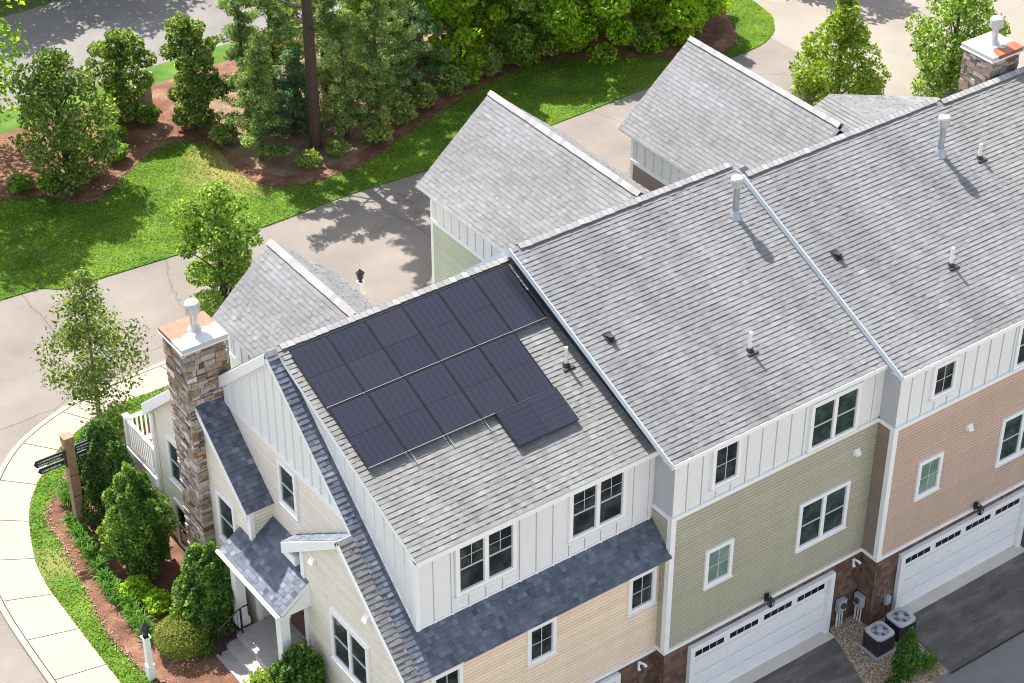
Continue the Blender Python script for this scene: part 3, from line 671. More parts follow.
roof(t4, (0, yr4, 12.04), X, r, [(X4 + .002, .02), (30, .02), (30, 6 * c), (X4 + .002, 6 * c)], 'shingle', .13, 82)
ridge_caps(t4, (X4 + .2, yr4, 12.05), (30, yr4, 12.05), d, r, .17, 83)
wall(t4, (0, yr4 - 6.07, 0), X, -Y, [(X4 + .44, 0), (29.8, 0), (29.8, 9.1), (X4 + .44, 9.1)], 'cream_lap', 'lap', 84)
wall(t4, (0, 4.6, 0), -X, Y, [(-29.8, 0), (-X4 - .4, 0), (-X4 - .4, 7.1), (-29.8, 7.1)], 'cream_lap', 'lap', 85)
wall(t4, (29.8, 0, 0), Y, X, [(yr4 - 6.07, 0), (4.6, 0), (4.6, 7.1), (yr4, 11.9), (yr4 - 6.07, 9.1)], 'cream_lap', 'lap', 86)
for zz, hh in ((7.3, 1.4), (3.85, 1.6)):
    window(t4, (0, yr4 - 6.07, 0), X, -Y, 22.6, 23.5, zz, zz + hh, False, 'grid'); window(t4, (0, yr4 - 6.07, 0), X, -Y, 25.6, 27.4, zz, zz + hh, True, 'none', 'glass_green')
garage_door(t4, 22.6, 27.5, yr4 - 6.07)
chimney(t4, 23.75, 24.95, -.78, .33, 9.5, 12.5, 87)
dl = unit((-1, 0, -.34)); dr = unit((1, 0, -.34))
roof(t4, (21.55, 1.0, 10.2), Y, dr, [(0, 0), (2.46, 0), (2.46, 5.2), (0, 5.2)], 'shingle', .14, 88)
roof(t4, (21.55, 1.0, 10.2), Y, dl, [(0, 0), (2.46, 0), (2.46, 1.2), (0, 1.2)], 'shingle', .14, 89)

# ================================================================== solar panels
def solar_proto(w, h):
    r = bpy.data.objects.new('solar_panel', None); COL.objects.link(r); r.empty_display_size = .3; BASE[r.name] = V(0, 0, 0)
    f = MB(); e = .012; z0, z1 = -.02, .018
    f.box((0, h - e, z0), (w, h, z1)); f.box((0, e, z0), (e, h - e, z1)); f.box((w - e, e, z0), (w, h - e, z1))
    build('panel_frame', f, 'black_metal', r)
    lo = MB(); lo.box((0, -.004, z0), (w, e - .002, z1 + .003)); build('lower_edge', lo, 'alu', r)
    for a, b_ in ((e + .012, h / 2 - .004), (h / 2 + .004, h - e - .012)):
        g = MB(); g.box((e + .012, a, z0 + .01), (w - e - .012, b_, z1 - .006)); build('cell_field', g, 'solar_cell', r)
    bk = MB(); bk.box((e, e, z0 + .002), (w - e, h - e, z0 + .0095)); build('backsheet', bk, 'black_metal', r)
    return r
def copy_tree(o, parent=None):
    k = o.copy(); COL.objects.link(k); k.parent = parent
    for ch in o.children: copy_tree(ch, k)
    return k
aS = math.atan(SL1); pw, ph = 1.07, 1.84
proto = solar_proto(pw, ph)
upv = V(0, math.cos(aS), math.sin(aS)); nrm = V(0, -math.sin(aS), math.cos(aS))
def panel_at(o, x, y, land=False):
    z = ZR1 - SL1 * (-y) + .13
    R = Matrix.Rotation(aS, 4, 'X')
    if land: R = R @ Matrix.Rotation(math.pi / 2, 4, 'Z')
    o.location = (x, y, z); o.rotation_euler = R.to_euler()
ordn = ['first', 'second', 'third', 'fourth', 'fifth', 'sixth']
SG = 'black solar panels on the end townhouse roof'
first = True
for i in range(6):
    o = proto if first else copy_tree(proto); first = False
    panel_at(o, .22 + 1.085 * i, -1.985)
    tag(o, ['upright solar panel at the left end of the upper row, nearest the chimney', 'second upright solar panel from the left in the upper row under the ridge', 'third upright solar panel from the left in the upper row under the ridge', 'fourth upright solar panel from the left in the upper row under the ridge', 'fifth upright solar panel from the left in the upper row under the ridge', 'upright solar panel at the right end of the upper row, beside the blue rake board'][i], 'solar panel', SG)
for i in range(5):
    o = copy_tree(proto); panel_at(o, .26 + 1.085 * i, -3.72)
    tag(o, ['upright solar panel at the left end of the lower row of five', 'second upright solar panel from the left in the lower row of five', 'middle upright solar panel of the lower row of five', 'fourth upright solar panel of the lower row, touching the sideways panel', 'upright solar panel at the right end of the lower row, above the sideways panel'][i], 'solar panel', SG)
o = copy_tree(proto); panel_at(o, 5.72, -4.70, True); o.location.z += .004
tag(o, 'single solar panel laid sideways at the bottom right of the array', 'solar panel', SG)
rails = [(1.42, -4.05, -2.9, 'pale rail stub under the lower solar row, left of the three'), (2.48, -4.02, -2.9, 'pale rail stub under the lower solar row, middle of the three'), (3.55, -4.0, -2.9, 'pale rail stub under the lower solar row, nearest the sideways panel')]
for x, ya, yb_, lb in rails:
    mb = MB(); o_ = V(x, ya, ZR1 + SL1 * ya + .028); mb.obox(o_, X * .022, upv * ((yb_ - ya) / math.cos(aS)), nrm * .04)
    tag(build('mounting_rail', mb, 'alu', None, origin=(x, ya, ZR1 + SL1 * ya)), lb, 'rail', 'mounting rails under the solar panels')

# ================================================================== garage side objects
def lantern(x, y, z, lb):
    r = thing('wall_lantern', (x, y, z), lb, 'lamp', 'black lanterns over the garage doors')
    mb = MB(); mb.box((x - .07, y - .03, z - .12), (x + .07, y, z + .14)); mb.tube([(x, y - .03, z + .08), (x, y - .14, z + .16), (x, y - .2, z + .12)], .018, 6); build('bracket', mb, 'black_metal', r)
    mb = MB(); cy = y - .2
    for sx in (-1, 1):
        for sy in (-1, 1): mb.tube([(x + sx * .07, cy + sy * .07, z + .04), (x + sx * .05, cy + sy * .05, z - .17)], .012, 5)
    mb.lathe((x, cy, z + .04), [(.11, 0), (.09, .03), (.025, .1)], 8); mb.lathe((x, cy, z - .2), [(.04, 0), (.065, .03)], 8); build('cage', mb, 'black_metal', r)
    mb = MB(); mb.lathe((x, cy, z - .16), [(.04, 0), (.055, .18)], 6); build('lamp_glass', mb, 'glass_dark', r)
lantern(10.82, yw2 - .052, 2.62, 'black carriage lantern above the garage door of the olive townhouse')
lantern(18.25, yw3 - .052, 2.62, 'black carriage lantern above the garage door of the salmon townhouse')
def wall_box(x, y, z, nx, lb, legs=3):
    r = thing('meter_box', (x, y, z), lb, 'meter box', 'grey electric boxes on the wall')
    u, n = (X, -Y) if not nx else (-Y, -X)
    P = V(x, y, z); mb = MB(); mb.obox(P - u * .15 - Z * .2 + n * .02, u * .30, Z * .42, n * .15); build('housing', mb, 'meter_grey', r)
    mb = MB(); mb.tube([P + n * .16 + Z * .04, P + n * .24 + Z * .04], .09, 14); build('meter_dial', mb, 'glass_blue', r)
    for i in range(legs):
        mb = MB(); q = P + u * (-.10 + .1 * i) + n * .09; mb.tube([q - Z * .2, q - Z * z + Z * .0 - Z * 0], .022 if i else .03, 6); build('conduit', mb, 'pvc', r)
wall_box(13.75, yw2 - .026, .80, False, 'grey meter box with white conduits beside the olive house garage door')
wall_box(14.40, yw3 + .32, .80, True, 'grey meter box with white conduits on the short brown return wall')
r = thing('disconnect_box', (15.02, yw3 - .03, .72), 'small grey switch box with a black cable above the rear air conditioner', 'switch box')
mb = MB(); mb.box((14.94, yw3 - .13, .58), (15.12, yw3 - .026, .88)); build('housing', mb, 'meter_grey', r)
mb = MB(); mb.tube([(15.0, yw3 - .08, .58), (14.98, yw3 - .12, .3), (14.95, yw3 - .35, .12)], .025, 6); build('cable', mb, 'black_metal', r)
def camera_light(x, y, z, lb, n=(0, -1, 0)):
    r = thing('floodlight', (x, y, z), lb, 'floodlight', 'small white fittings on the walls'); n = np.array(n, float); u = np.cross(n, Z); P = V(x, y, z)
    mb = MB(); mb.tube([P, P + n * .05], .06, 12); build('base_plate', mb, 'white_trim', r)
    for sx in (-1, 1):
        mb = MB(); a = P + n * .05 + u * sx * .05; mb.tube([a, a + n * .08 + u * sx * .06 - Z * .05, a + n * .13 + u * sx * .06 - Z * .09], [.03, .04, .05], 10); build('lamp_head', mb, 'white_trim', r)
camera_light(14.12, yw2 - .026, 2.25, 'white twin floodlight on the brown wall above the meter boxes')
camera_light(6.75, FL - .026, 2.18, 'white twin floodlight on brown wall below the tan townhouse corner')
def wall_cap(x, y, z, n, lb):
    P = V(x, y, z); n = np.array(n, float); u = np.cross(n, Z); mb = MB(); mb.obox(P - u * .1 - Z * .1, u * .2, Z * .2, n * .05)
    mb.prism([P + u * .085 + n * .05 + Z * .09, P + u * .085 + n * .15 - Z * .07, P + u * .085 + n * .05 - Z * .07], -u * .17)
    tag(build('wall_vent', mb, 'pvc', None, origin=P), lb, 'vent', 'white vent hoods on the siding')
wall_cap(13.68, yw2 - .016, 6.33, -Y, 'white vent hood on the olive siding right of the lower double window')
wall_cap(17.41, yw3 - .016, 5.85, -Y, 'white vent hood on the salmon pink siding')
wall_cap(XB - .016, -2.35, 6.85, -X, 'white vent hood near the top corner of the cream front bay')
wall_cap(XB - .016, -4.83, 6.80, -X, 'white vent hood just below the sloping roof edge of the cream front bay')
def ac_unit(x, y, lb):
    r = thing('air_conditioner', (x, y, 0), lb, 'air conditioner', 'air conditioners on the gravel bed'); w = .30; h = .70
    mb = MB(); mb.box((x - .36, y - .36, .01), (x + .36, y + .36, .07)); build('pad', mb, 'meter_grey', r)
    mb = MB(); mb.box((x - w + .03, y - w + .03, .07), (x + w - .03, y + w - .03, h - .03))
    for k in range(9):
        zz = .1 + k * .068; mb.box((x - w, y - w, zz), (x + w, y + w, zz + .03))
    for i in range(-3, 4):
        for s_ in (-1, 1):
            mb.box((x + i * .1 - .008, y + s_ * (w + .006) - .006, .08), (x + i * .1 + .008, y + s_ * (w + .006) + .006, h - .03)); mb.box((x + s_ * (w + .006) - .006, y + i * .1 - .008, .08), (x + s_ * (w + .006) + .006, y + i * .1 + .008, h - .03))
    build('coil_body', mb, 'ac_body', r)
    # top: rounded square ring with round fan opening
    mb = MB(); K = 32; ro = []
    for k in range(K):
        a = 2 * math.pi * k / K; p = 5; cx_ = math.copysign(abs(math.cos(a)) ** (2 / p), math.cos(a)); cy_ = math.copysign(abs(math.sin(a)) ** (2 / p), math.sin(a)); ro.append((x + cx_ * (w + .03), y + cy_ * (w + .03)))
    for k in range(K):
        l_ = (k + 1) % K; a0, a1 = 2 * math.pi * k / K, 2 * math.pi * l_ / K; ri = .245
        i0 = (x + ri * math.cos(a0), y + ri * math.sin(a0)); i1 = (x + ri * math.cos(a1), y + ri * math.sin(a1))
        mb.face([(*ro[k], h + .02), (*ro[l_], h + .02), (*i1, h + .045), (*i0, h + .045)]); mb.face([(*ro[k], h - .04), (*ro[l_], h - .04), (*ro[l_], h + .02), (*ro[k], h + .02)])
        mb.face([(*i0, h + .045), (*i1, h + .045), (*i1, h - .03), (*i0, h - .03)])
    build('top_cover', mb, 'ac_top', r)
    mb = MB(); mb.lathe((x, y, h - .02), [(.1, 0), (.1, .06), (.03, .075)], 12)
    for k in range(4):
        a = k * math.pi / 2 + .4; q = a + .75; z0 = h - .02
        mb.face([(x + .09 * math.cos(a), y + .09 * math.sin(a), z0), (x + .235 * math.cos(a), y + .235 * math.sin(a), z0), (x + .235 * math.cos(q), y + .235 * math.sin(q), z0 + .03), (x + .09 * math.cos(q), y + .09 * math.sin(q), z0 + .03)])
    build('fan', mb, 'ac_top', r)
    mb = MB()
    for rr in (.11, .15, .19, .23): mb.tube([(x + rr * math.cos(2 * math.pi * k / 20), y + rr * math.sin(2 * math.pi * k / 20), h + .06) for k in range(21)], .004, 4)
    for k in range(8): a = k * math.pi / 4; mb.tube([(x + .1 * math.cos(a), y + .1 * math.sin(a), h + .06), (x + .25 * math.cos(a), y + .25 * math.sin(a), h + .05)], .004, 4)
    build('fan_guard', mb, 'ac_top', r)
ac_unit(13.98, -7.98, 'square air conditioner on gravel, the front one, fully visible with dark louvred sides')
ac_unit(14.86, -7.92, 'square air conditioner on gravel, half hidden behind the little cone evergreen')

# ================================================================== ground
def poly_sheet(name, pts, z, mat, h=0, lab=None):
    bmesh_pts = [V(p[0], p[1], z) for p in pts]
    mb = MB()
    if h: mb.prism([p - Z * h for p in bmesh_pts], Z * h)
    else:
        a = sum(pts[i][0] * pts[(i + 1) % len(pts)][1] - pts[(i + 1) % len(pts)][0] * pts[i][1] for i in range(len(pts)))
        mb.face(bmesh_pts if a > 0 else bmesh_pts[::-1])
    o = build(name, mb, mat); kind(o, 'structure'); return o
mb = MB(); ys = [(-400, 0), (-6, 0), (-1.6, G), (400, G)]
for (ya, za), (yb_, zb_) in zip(ys, ys[1:]): mb.face([(-400, ya, za), (400, ya, za), (400, yb_, zb_), (-400, yb_, zb_)])
kind(build('ground', mb, 'soil'), 'structure')
poly_sheet('street', [(-80, -1.55), (-.2, -1.55), (-.2, 5.9), (30, 5.9), (30, 12), (34.2, 12), (34.2, 19.6), (-80, 19.6)], G + .006, 'asphalt_old')
poly_sheet('parking_court', [(30, -1), (90, -1), (90, 60), (33.6, 60), (33.6, 12.0), (30, 12.0)], G + .010, 'asphalt_tan')
poly_sheet('back_street', [(-80, 31.35), (36, 31.35), (36, 38.9), (-80, 38.9)], G + .006, 'asphalt_back')
def smooth(pts, n=4, closed=False):
    out = []; K = len(pts)
    for i in range(K - (0 if closed else 1)):
        p0, p1, p2, p3 = [np.array(pts[(i + k) % K] if closed else pts[min(max(i + k, 0), K - 1)], float) for k in (-1, 0, 1, 2)]
        for j in range(n):
            t = j / n; out.append(tuple(.5 * ((2 * p1) + (-p0 + p2) * t + (2 * p0 - 5 * p1 + 4 * p2 - p3) * t * t + (-p0 + 3 * p1 - 3 * p2 + p3) * t ** 3)))
    if not closed: out.append(tuple(pts[-1]))
    return out
curb = smooth([(6.2, 12.9), (2.93, 13.07), (.53, 12.96), (-.69, 12.76), (-2.05, 12.26), (-3.11, 11.59), (-4.2, 10.41), (-5.13, 8.88), (-5.82, 7.03), (-6.17, 5.44), (-6.29, 2.22), (-6.3, -1.5)])
side_in = smooth([(6.2, 11.75), (2.2, 11.83), (1.29, 11.85), (.31, 11.82), (-1.04, 11.35), (-2.06, 10.71), (-3.49, 9.23), (-4.24, 7.61), (-4.67, 6.03), (-4.75, 3.94), (-4.77, 1.13), (-4.77, -1.5)])
def off(pts, d):
    out = []
    for i, p in enumerate(pts):
        a = np.array(pts[min(i + 1, len(pts) - 1)]) - np.array(pts[max(i - 1, 0)]); a /= np.linalg.norm(a) + 1e-9
        out.append((p[0] + -a[1] * d, p[1] + a[0] * d))
    return out
curb_in = off(curb, .16)
cz = G + .13
mb = MB()
for i in range(len(curb) - 1):
    a, b_, c_, e = curb[i], curb[i + 1], curb_in[i + 1], curb_in[i]
    mb.prism([V(*a, G - .05), V(*b_, G - .05), V(*c_, G - .05), V(*e, G - .05)], Z * (.05 + .13))
kind(build('curb', mb, 'sidewalk'), 'structure')
# sidewalk slabs with open joints
def lerp_poly(P, t):
    d = [0]
    for i in range(1, len(P)): d.append(d[-1] + math.dist(P[i], P[i - 1]))
    t *= d[-1]
    for i in range(1, len(P)):
        if d[i] >= t - 1e-9:
            k = (t - d[i - 1]) / (d[i] - d[i - 1] + 1e-9); return (P[i - 1][0] + k * (P[i][0] - P[i - 1][0]), P[i - 1][1] + k * (P[i][1] - P[i - 1][1]))
    return P[-1]
out_ = off(curb, .185); mb = MB(); ns = 13; sub = 6
for i in range(ns):
    ta, tb_ = i / ns + .0006, (i + 1) / ns - .0006
    A = [lerp_poly(out_, ta + (tb_ - ta) * k / sub) for k in range(sub + 1)]; B = [lerp_poly(side_in, ta + (tb_ - ta) * k / sub) for k in range(sub + 1)]
    for k in range(sub): mb.prism([V(*A[k], G - .05), V(*A[k + 1], G - .05), V(*B[k + 1], G - .05), V(*B[k], G - .05)], Z * (.05 + .125), i / ns)
kind(build('sidewalk', mb, 'sidewalk'), 'structure')
mul = smooth([(2.5, 10.4), (-.6, 10.3), (-1.82, 9.85), (-2.51, 9.31), (-3.25, 8.51), (-3.54, 7.9), (-3.68, 6.52), (-3.94, 4.68), (-4.17, 3.24), (-4.19, 1.99), (-4.0, .6), (-3.2, -.6), (-2.6, -1.5)])
lawn_front = [(p[0], p[1]) for p in side_in] + [(-.2, -1.5), (-.2, 5.95), (2.5, 5.95), (6.2, 5.95)]
poly_sheet('front_lawn', lawn_front, G + .12, 'lawn', .14)
poly_sheet('mulch_bed', mul + [(-.2, -1.48), (-.2, 6.2), (2.5, 6.2)], G + .15, 'mulch', .14)
bed = smooth([(-20, 24.6), (-6, 24.9), (0, 25.2), (2.67, 25.28), (3.78, 24.91), (4.48, 24.16), (5.15, 23.37), (5.82, 23.45), (7.27, 24.43), (8.41, 25.07), (9.43, 25.43), (10.15, 25.2), (10.78, 24.29), (10.67, 22.86), (10.69, 21.41), (11.21, 20.43), (12.57, 19.89), (14.74, 19.95), (16.93, 20.8), (19.32, 21.65), (22.01, 22.36), (23.28, 22.62), (24.84, 22.54), (26.1, 21.96), (28.36, 20.4), (30.55, 18.98), (32.3, 19.5), (33.3, 21.18), (34.0, 23), (34, 30.2)], 3)
isl = smooth([(-80, 19.4), (-20, 19.45), (-.62, 19.49), (1.97, 18.87), (4.43, 18.6), (9.52, 18.3), (13.06, 18.42), (16.32, 18.2), (22.25, 18.25), (26.6, 18.41), (31.86, 18.47), (33.5, 18.86), (34.5, 19.7), (35.2, 21.6), (36, 31.3)], 3)
poly_sheet('island_lawn', isl + [(-80, 31.3)], G + .035, 'lawn', .12)
poly_sheet('island_mulch_bed', bed + [(22, 30.2), (9, 29.8), (2.5, 29.6), (-20, 29.6)], G + .065, 'mulch', .12)
poly_sheet('pine_needle_bed', smooth([(11.4, 21.4), (12.6, 20.6), (15, 20.7), (19, 22.3), (23, 23.4), (24, 26), (19, 28.5), (12, 28.6), (10.9, 25.5)], 3, True), G + .072, 'needles')
# garage court
poly_sheet('driveway', [(6.9, -9.85), (12.42, -9.85), (13.37, -6.66), (13.37, yw2 - .02), (6.9, yw2 - .02)], .012, 'asphalt_new')
poly_sheet('driveway', [(14.99, -9.8), (30, -9.85), (30, yw3 - .02), (15.28, yw3 - .02), (15.17, -8.13)], .012, 'asphalt_new')
poly_sheet('driveway', [(-.4, -9.85), (6.9, -9.85), (6.9, yw2 + .3), (-.4, yw2 + .3)], .010, 'asphalt_new')
poly_sheet('service_lane', [(-80, -15), (90, -15), (90, -9.0), (-80, -9.0)], .005, 'asphalt_lane')
poly_sheet('bounce_paving', [(-80, -90), (90, -90), (90, -15.02), (-80, -15.02)], .006, 'sidewalk')  # unseen pale ground, added to bounce warm sunlight onto the front walls
for xa, xb, yy in ((8.12, 13.34, yw2), (15.31, 20.53, yw3), (.84, 6.04, FL)):
    poly_sheet('garage_apron', [(xa, yy - .42), (xb, yy - .42), (xb, yy - .02), (xa, yy - .02)], .03, 'apron', .03)
poly_sheet('gravel_bed', [(13.40, yw2 - .02), (13.40, -6.66), (12.73, -8.71), (12.42, -9.85), (14.35, -9.86), (14.97, -9.8), (15.15, -8.13), (15.26, yw3 - .03), (14.43, yw3 - .03), (14.43, yw2 - .02)], .02, 'gravel_bed')
poly_sheet('pavement_seam', [(14.96, -9.90), (30, -9.90), (30, -9.83), (14.96, -9.83)], .016, 'black_metal')
mb = MB(); R = random.Random(5); gp = [(13.40, -6.66), (12.50, -9.7), (14.35, -9.8), (14.95, -9.75), (15.13, -8.13), (15.2, yw3 - .05), (14.43, yw3 - .05), (14.40, yw2 - .05), (13.42, yw2 - .05)]
def inside(p, P):
    r = False
    for i in range(len(P)):
        a, b_ = P[i], P[i - 1]
        if (a[1] > p[1]) != (b_[1] > p[1]) and p[0] < (b_[0] - a[0]) * (p[1] - a[1]) / (b_[1] - a[1]) + a[0]: r = not r
    return r
k = 0
while k < 3800:
    p = (R.uniform(12.4, 15.3), R.uniform(-9.85, -6.5))
    if not inside(p, gp): continue
    k += 1; s_ = R.uniform(.018, .045); t = R.random(); a = R.uniform(0, 3); q = [V(p[0] + s_ * math.cos(a + j * 2.1) * R.uniform(.7, 1.2), p[1] + s_ * math.sin(a + j * 2.1), .018) for j in range(3)]
    top = V(p[0] + R.uniform(-.01, .01), p[1], .02 + s_ * .8)
    for j in range(3): mb.face([q[j], q[(j + 1) % 3], top], t)
kind(tag(build('pebbles', mb, 'pebble'), 'tan and grey pebbles around the air conditioners', 'gravel'), 'stuff')

# ================================================================== vegetation
rs = np.random.RandomState(3)
def leaf_mesh(me_name, C, size, tones, mat, parent=None, origin=None, aspect=.62, up=.4, nrm_hint=None, rs=rs, hang=0):
    """C: (n,3) leaf centres -> rhombic leaf faces with random tilt"""
    n = len(C); a = rs.normal(size=(n, 3)); a[:, 2] += hang; a /= np.linalg.norm(a, axis=1)[:, None]
    nn = rs.normal(size=(n, 3)); nn[:, 2] += up * 2
    if nrm_hint is not None: nn = nn + nrm_hint * 1.3
    b = np.cross(nn, a); b /= np.linalg.norm(b, axis=1)[:, None] + 1e-9
    sz = (size * rs.uniform(.6, 1.35, n))[:, None]
    a = a * sz; b = b * sz * aspect
    fold = np.cross(a, b); fold /= np.linalg.norm(fold, axis=1)[:, None] + 1e-9
    v = np.stack([C - a, C + b * .95 - a * .1, C + a, C - b * .95 - a * .1], 1).reshape(-1, 3)
    base = BASE[parent.name] if parent else np.array(origin, float)
    me = bpy.data.meshes.new(me_name); me.vertices.add(4 * n); me.vertices.foreach_set('co', (v - base).astype(np.float32).ravel())
    me.loops.add(4 * n); me.loops.foreach_set('vertex_index', np.arange(4 * n, dtype=np.int32))
    me.polygons.add(n); me.polygons.foreach_set('loop_start', np.arange(0, 4 * n, 4, dtype=np.int32)); me.polygons.foreach_set('loop_total', np.full(n, 4, np.int32))
    at = me.attributes.new('tone', 'FLOAT', 'FACE'); at.data.foreach_set('value', np.clip(tones, 0, 1).astype(np.float32))
    me.materials.append(M[mat]); me.update(calc_edges=True); me.validate()
    o = bpy.data.objects.new(me_name, me); COL.objects.link(o)
    if parent: o.parent = parent
    else: o.location = base
    BASE[o.name] = base
    return o
def sph(n, rs): d = rs.normal(size=(n, 3)); return d / np.linalg.norm(d, axis=1)[:, None]
def broadleaf(x, y, h, w, lb, mat='leaf_mid', n=7000, ls=.095, shape='round', name='tree', cat='tree', group=None, trunk_r=None, lumps=34, clear=.14, bark='bark', seed=0, z=None, loose=0., top=None):
    rs = np.random.RandomState(seed + 100); z = G + .12 if z is None else z
    r = thing(name, (x, y, z), lb, cat, group)
    cz0, cz1 = z + h * clear, z + h; cen = []
    for i in range(lumps):
        t = (i + .5) / lumps; t = min(1, max(0, t + rs.uniform(-.05, .05)))
        if shape == 'cone': rad = w / 2 * (1 - t) ** .75 * (1 if t > .12 else .75)
        elif shape == 'oval': rad = w / 2 * math.sin(math.pi * min(1, .12 + t * .86)) ** .6
        else: rad = w / 2 * math.sqrt(max(0, 1 - (2 * t - .9) ** 2 * .82))
        a = i * 2.399 + rs.uniform(-.5, .5); q = rs.uniform(.5, 1.0) if rs.rand() < .8 else rs.uniform(0, .4)
        lr = w * rs.uniform(.08, .175) * (1 if shape != 'cone' else (.55 + .6 * (1 - t)))
        cen.append((x + max(0, rad * q) * math.cos(a), y + max(0, rad * q) * math.sin(a), cz0 + (cz1 - cz0) * t - lr * .3, lr, rs.uniform(-.16, .16)))
    cen = np.array(cen); wts = cen[:, 3] ** 2; wts /= wts.sum(); idx = rs.choice(len(cen), n, p=wts)
    d = sph(n, rs); rr = cen[idx, 3] * rs.uniform(.55, 1.12, n) ** .6 * (1 + loose * rs.normal(size=n))
    C = cen[idx, :3] + d * rr[:, None] * V(1.1, 1.1, .85)
    C = C[C[:, 2] > z + .05]; m_ = len(C)
    tn = .42 + cen[idx[:m_], 4] + rs.normal(size=m_) * .27
    leaf_mesh('crown', C, ls, tn, mat, r, nrm_hint=d[:m_], rs=rs)
    tb = MB(); tr = trunk_r or .018 * h + .02; jx = rs.uniform(-.15, .15)
    tb.tube([(x, y, z - .15), (x + jx * .2, y, z + h * .3), (x + jx, y + jx, z + h * .65), (x + jx, y, z + h * .92)], [tr * 1.25, tr, tr * .6, tr * .15], 8)
    for i in range(0, lumps, 2):
        e = cen[i, :3]; s_ = V(x + jx * .3, y, max(z + h * clear * .8, e[2] - np.hypot(e[0] - x, e[1] - y) * 1.0 - .1)); s_[2] = min(s_[2], z + h * .85)
        md = (s_ + e) / 2 + Z * .05; tb.tube([s_, md, e], [tr * .38, tr * .25, tr * .1], 5)
    build('trunk', tb, bark, r)
    return r
def pine(x, y, h, w, lb, seed=0, mat='needle', n=7000, clear=.08, group=None, trunk_r=None, name='pine_tree', ls=.10, levels=None, z=None):
    rs = np.random.RandomState(seed + 500); z = G + .12 if z is None else z; r = thing(name, (x, y, z), lb, 'tree', group)
    tb = MB(); tr = trunk_r or .012 * h + .03; lean = rs.uniform(-.2, .2, 2)
    P = [V(x + lean[0] * t * t, y + lean[1] * t * t, z - .15 + h * t) for t in (0, .25, .5, .75, 1)]
    tb.tube(P, [tr * 1.2, tr, tr * .8, tr * .45, tr * .08], 10); cl = []; tn = []
    lev = levels or int(h * 2.4)
    for i in range(lev):
        t = clear + (1 - clear) * (i + .3) / lev; L_ = w / 2 * (1 - t) ** .7 * rs.uniform(.7, 1.1) + .12; zz = z + h * t; k = rs.randint(4, 7)
        for j in range(k):
            a = rs.uniform(0, 6.28); l = L_ * rs.uniform(.6, 1.1); b0 = V(x + lean[0] * t * t, y + lean[1] * t * t, zz)
            dr_ = V(math.cos(a), math.sin(a), rs.uniform(.0, .35)); e = b0 + dr_ * l; tb.tube([b0, e], [tr * .22, tr * .05], 4, cap=False)
            for q in np.linspace(.35, 1.02, max(2, int(l / .24))):
                cl.append(b0 + dr_ * l * q + rs.normal(size=3) * .07); tn.append(rs.uniform(-.2, .2) + .12 * (q - .7))
    cl = np.array(cl); tn = np.array(tn); idx = rs.randint(0, len(cl), n)
    d = sph(n, rs); C = cl[idx] + d * (rs.uniform(.2, 1, n) ** .5 * .21)[:, None] * V(1.15, 1.15, .8)
    leaf_mesh('crown', C, ls, .45 + tn[idx] + rs.normal(size=n) * .18, mat, r, aspect=.3, nrm_hint=d * .4, rs=rs)
    build('trunk', tb, 'bark', r); return r
def shrub(x, y, w, h, lb, mat='yew', n=5200, ls=.05, name='shrub', cat='shrub', group=None, seed=0, z=None, lump=.16, dome=False, kindp='round', bare=False):
    rs = np.random.RandomState(seed + 900); z = G + .14 if z is None else z; r = thing(name, (x, y, z), lb, cat, group)
    d = sph(n, rs)
    ph = rs.uniform(0, 6.28, (7, 3)); fr = rs.normal(size=(7, 3)) * (3.2 if lump > .05 else 5)
    disp = sum(np.sin(d @ fr[k] * 1.6 + ph[k, 0]) for k in range(7)) / 7 * 2
    fine_ = sum(np.sin(d @ (fr[k] * 3.1) + ph[k, 1]) for k in range(7)) / 7
    rad = 1 + lump * disp + lump * .5 * fine_
    depth = np.where(rs.rand(n) < .75, rs.uniform(.90, 1.03, n), rs.uniform(.55, .9, n))
    E_ = V(w / 2, w / 2, h / 2); pos = d * rad[:, None] * depth[:, None]
    if kindp in ('egg', 'cone'):
        K_ = 110; ld = sph(K_, rs); dots = d @ ld.T; near_ = dots.argmax(1); pos = pos * (1 + .75 * (np.clip(dots.max(1), .9, 1) - .965)[:, None] * 2.2); ltone = rs.uniform(-.14, .14, K_)[near_]
    else: ltone = 0 * disp
    if kindp == 'cone':
        tt = (pos[:, 2] + 1) / 2; k = np.clip(1.15 - tt, .05, 1) ** .7; pos[:, :2] *= k[:, None] * 1.1
    if kindp == 'egg':
        tt = np.clip((pos[:, 2] + 1) / 2, 0, 1); k = 1.08 - .42 * tt ** 1.5; pos[:, :2] *= k[:, None]; pos[:, 2] = np.where(pos[:, 2] < -.55, -.55 + (pos[:, 2] + .55) * .9, pos[:, 2])
    C = pos * E_ + V(x, y, z + h / 2 * (1 if not dome else .78)); ok = C[:, 2] > z + .01; C = C[ok]
    tnv = .45 + ltone[ok] + .7 * lump * disp[ok] + rs.normal(size=ok.sum()) * .2
    leaf_mesh('foliage', C, ls, tnv, mat, r, nrm_hint=d[ok] * .8, rs=rs, hang=.5)
    tb = MB()
    for i in range(5):
        a = i * 1.26; tb.tube([(x, y, z - .1), (x + .12 * w * math.cos(a), y + .12 * w * math.sin(a), z + h * .4), (x + .26 * w * math.cos(a), y + .26 * w * math.sin(a), z + h * .66)], [.03, .022, .008], 5)
    build('stem', tb, 'bark', r)
    co = MB(); co.lathe((x, y, z), [(w * .2, 0), (w * .30, h * .3), (w * .28, h * .55), (w * .1, h * .74)], 10); 
    return r
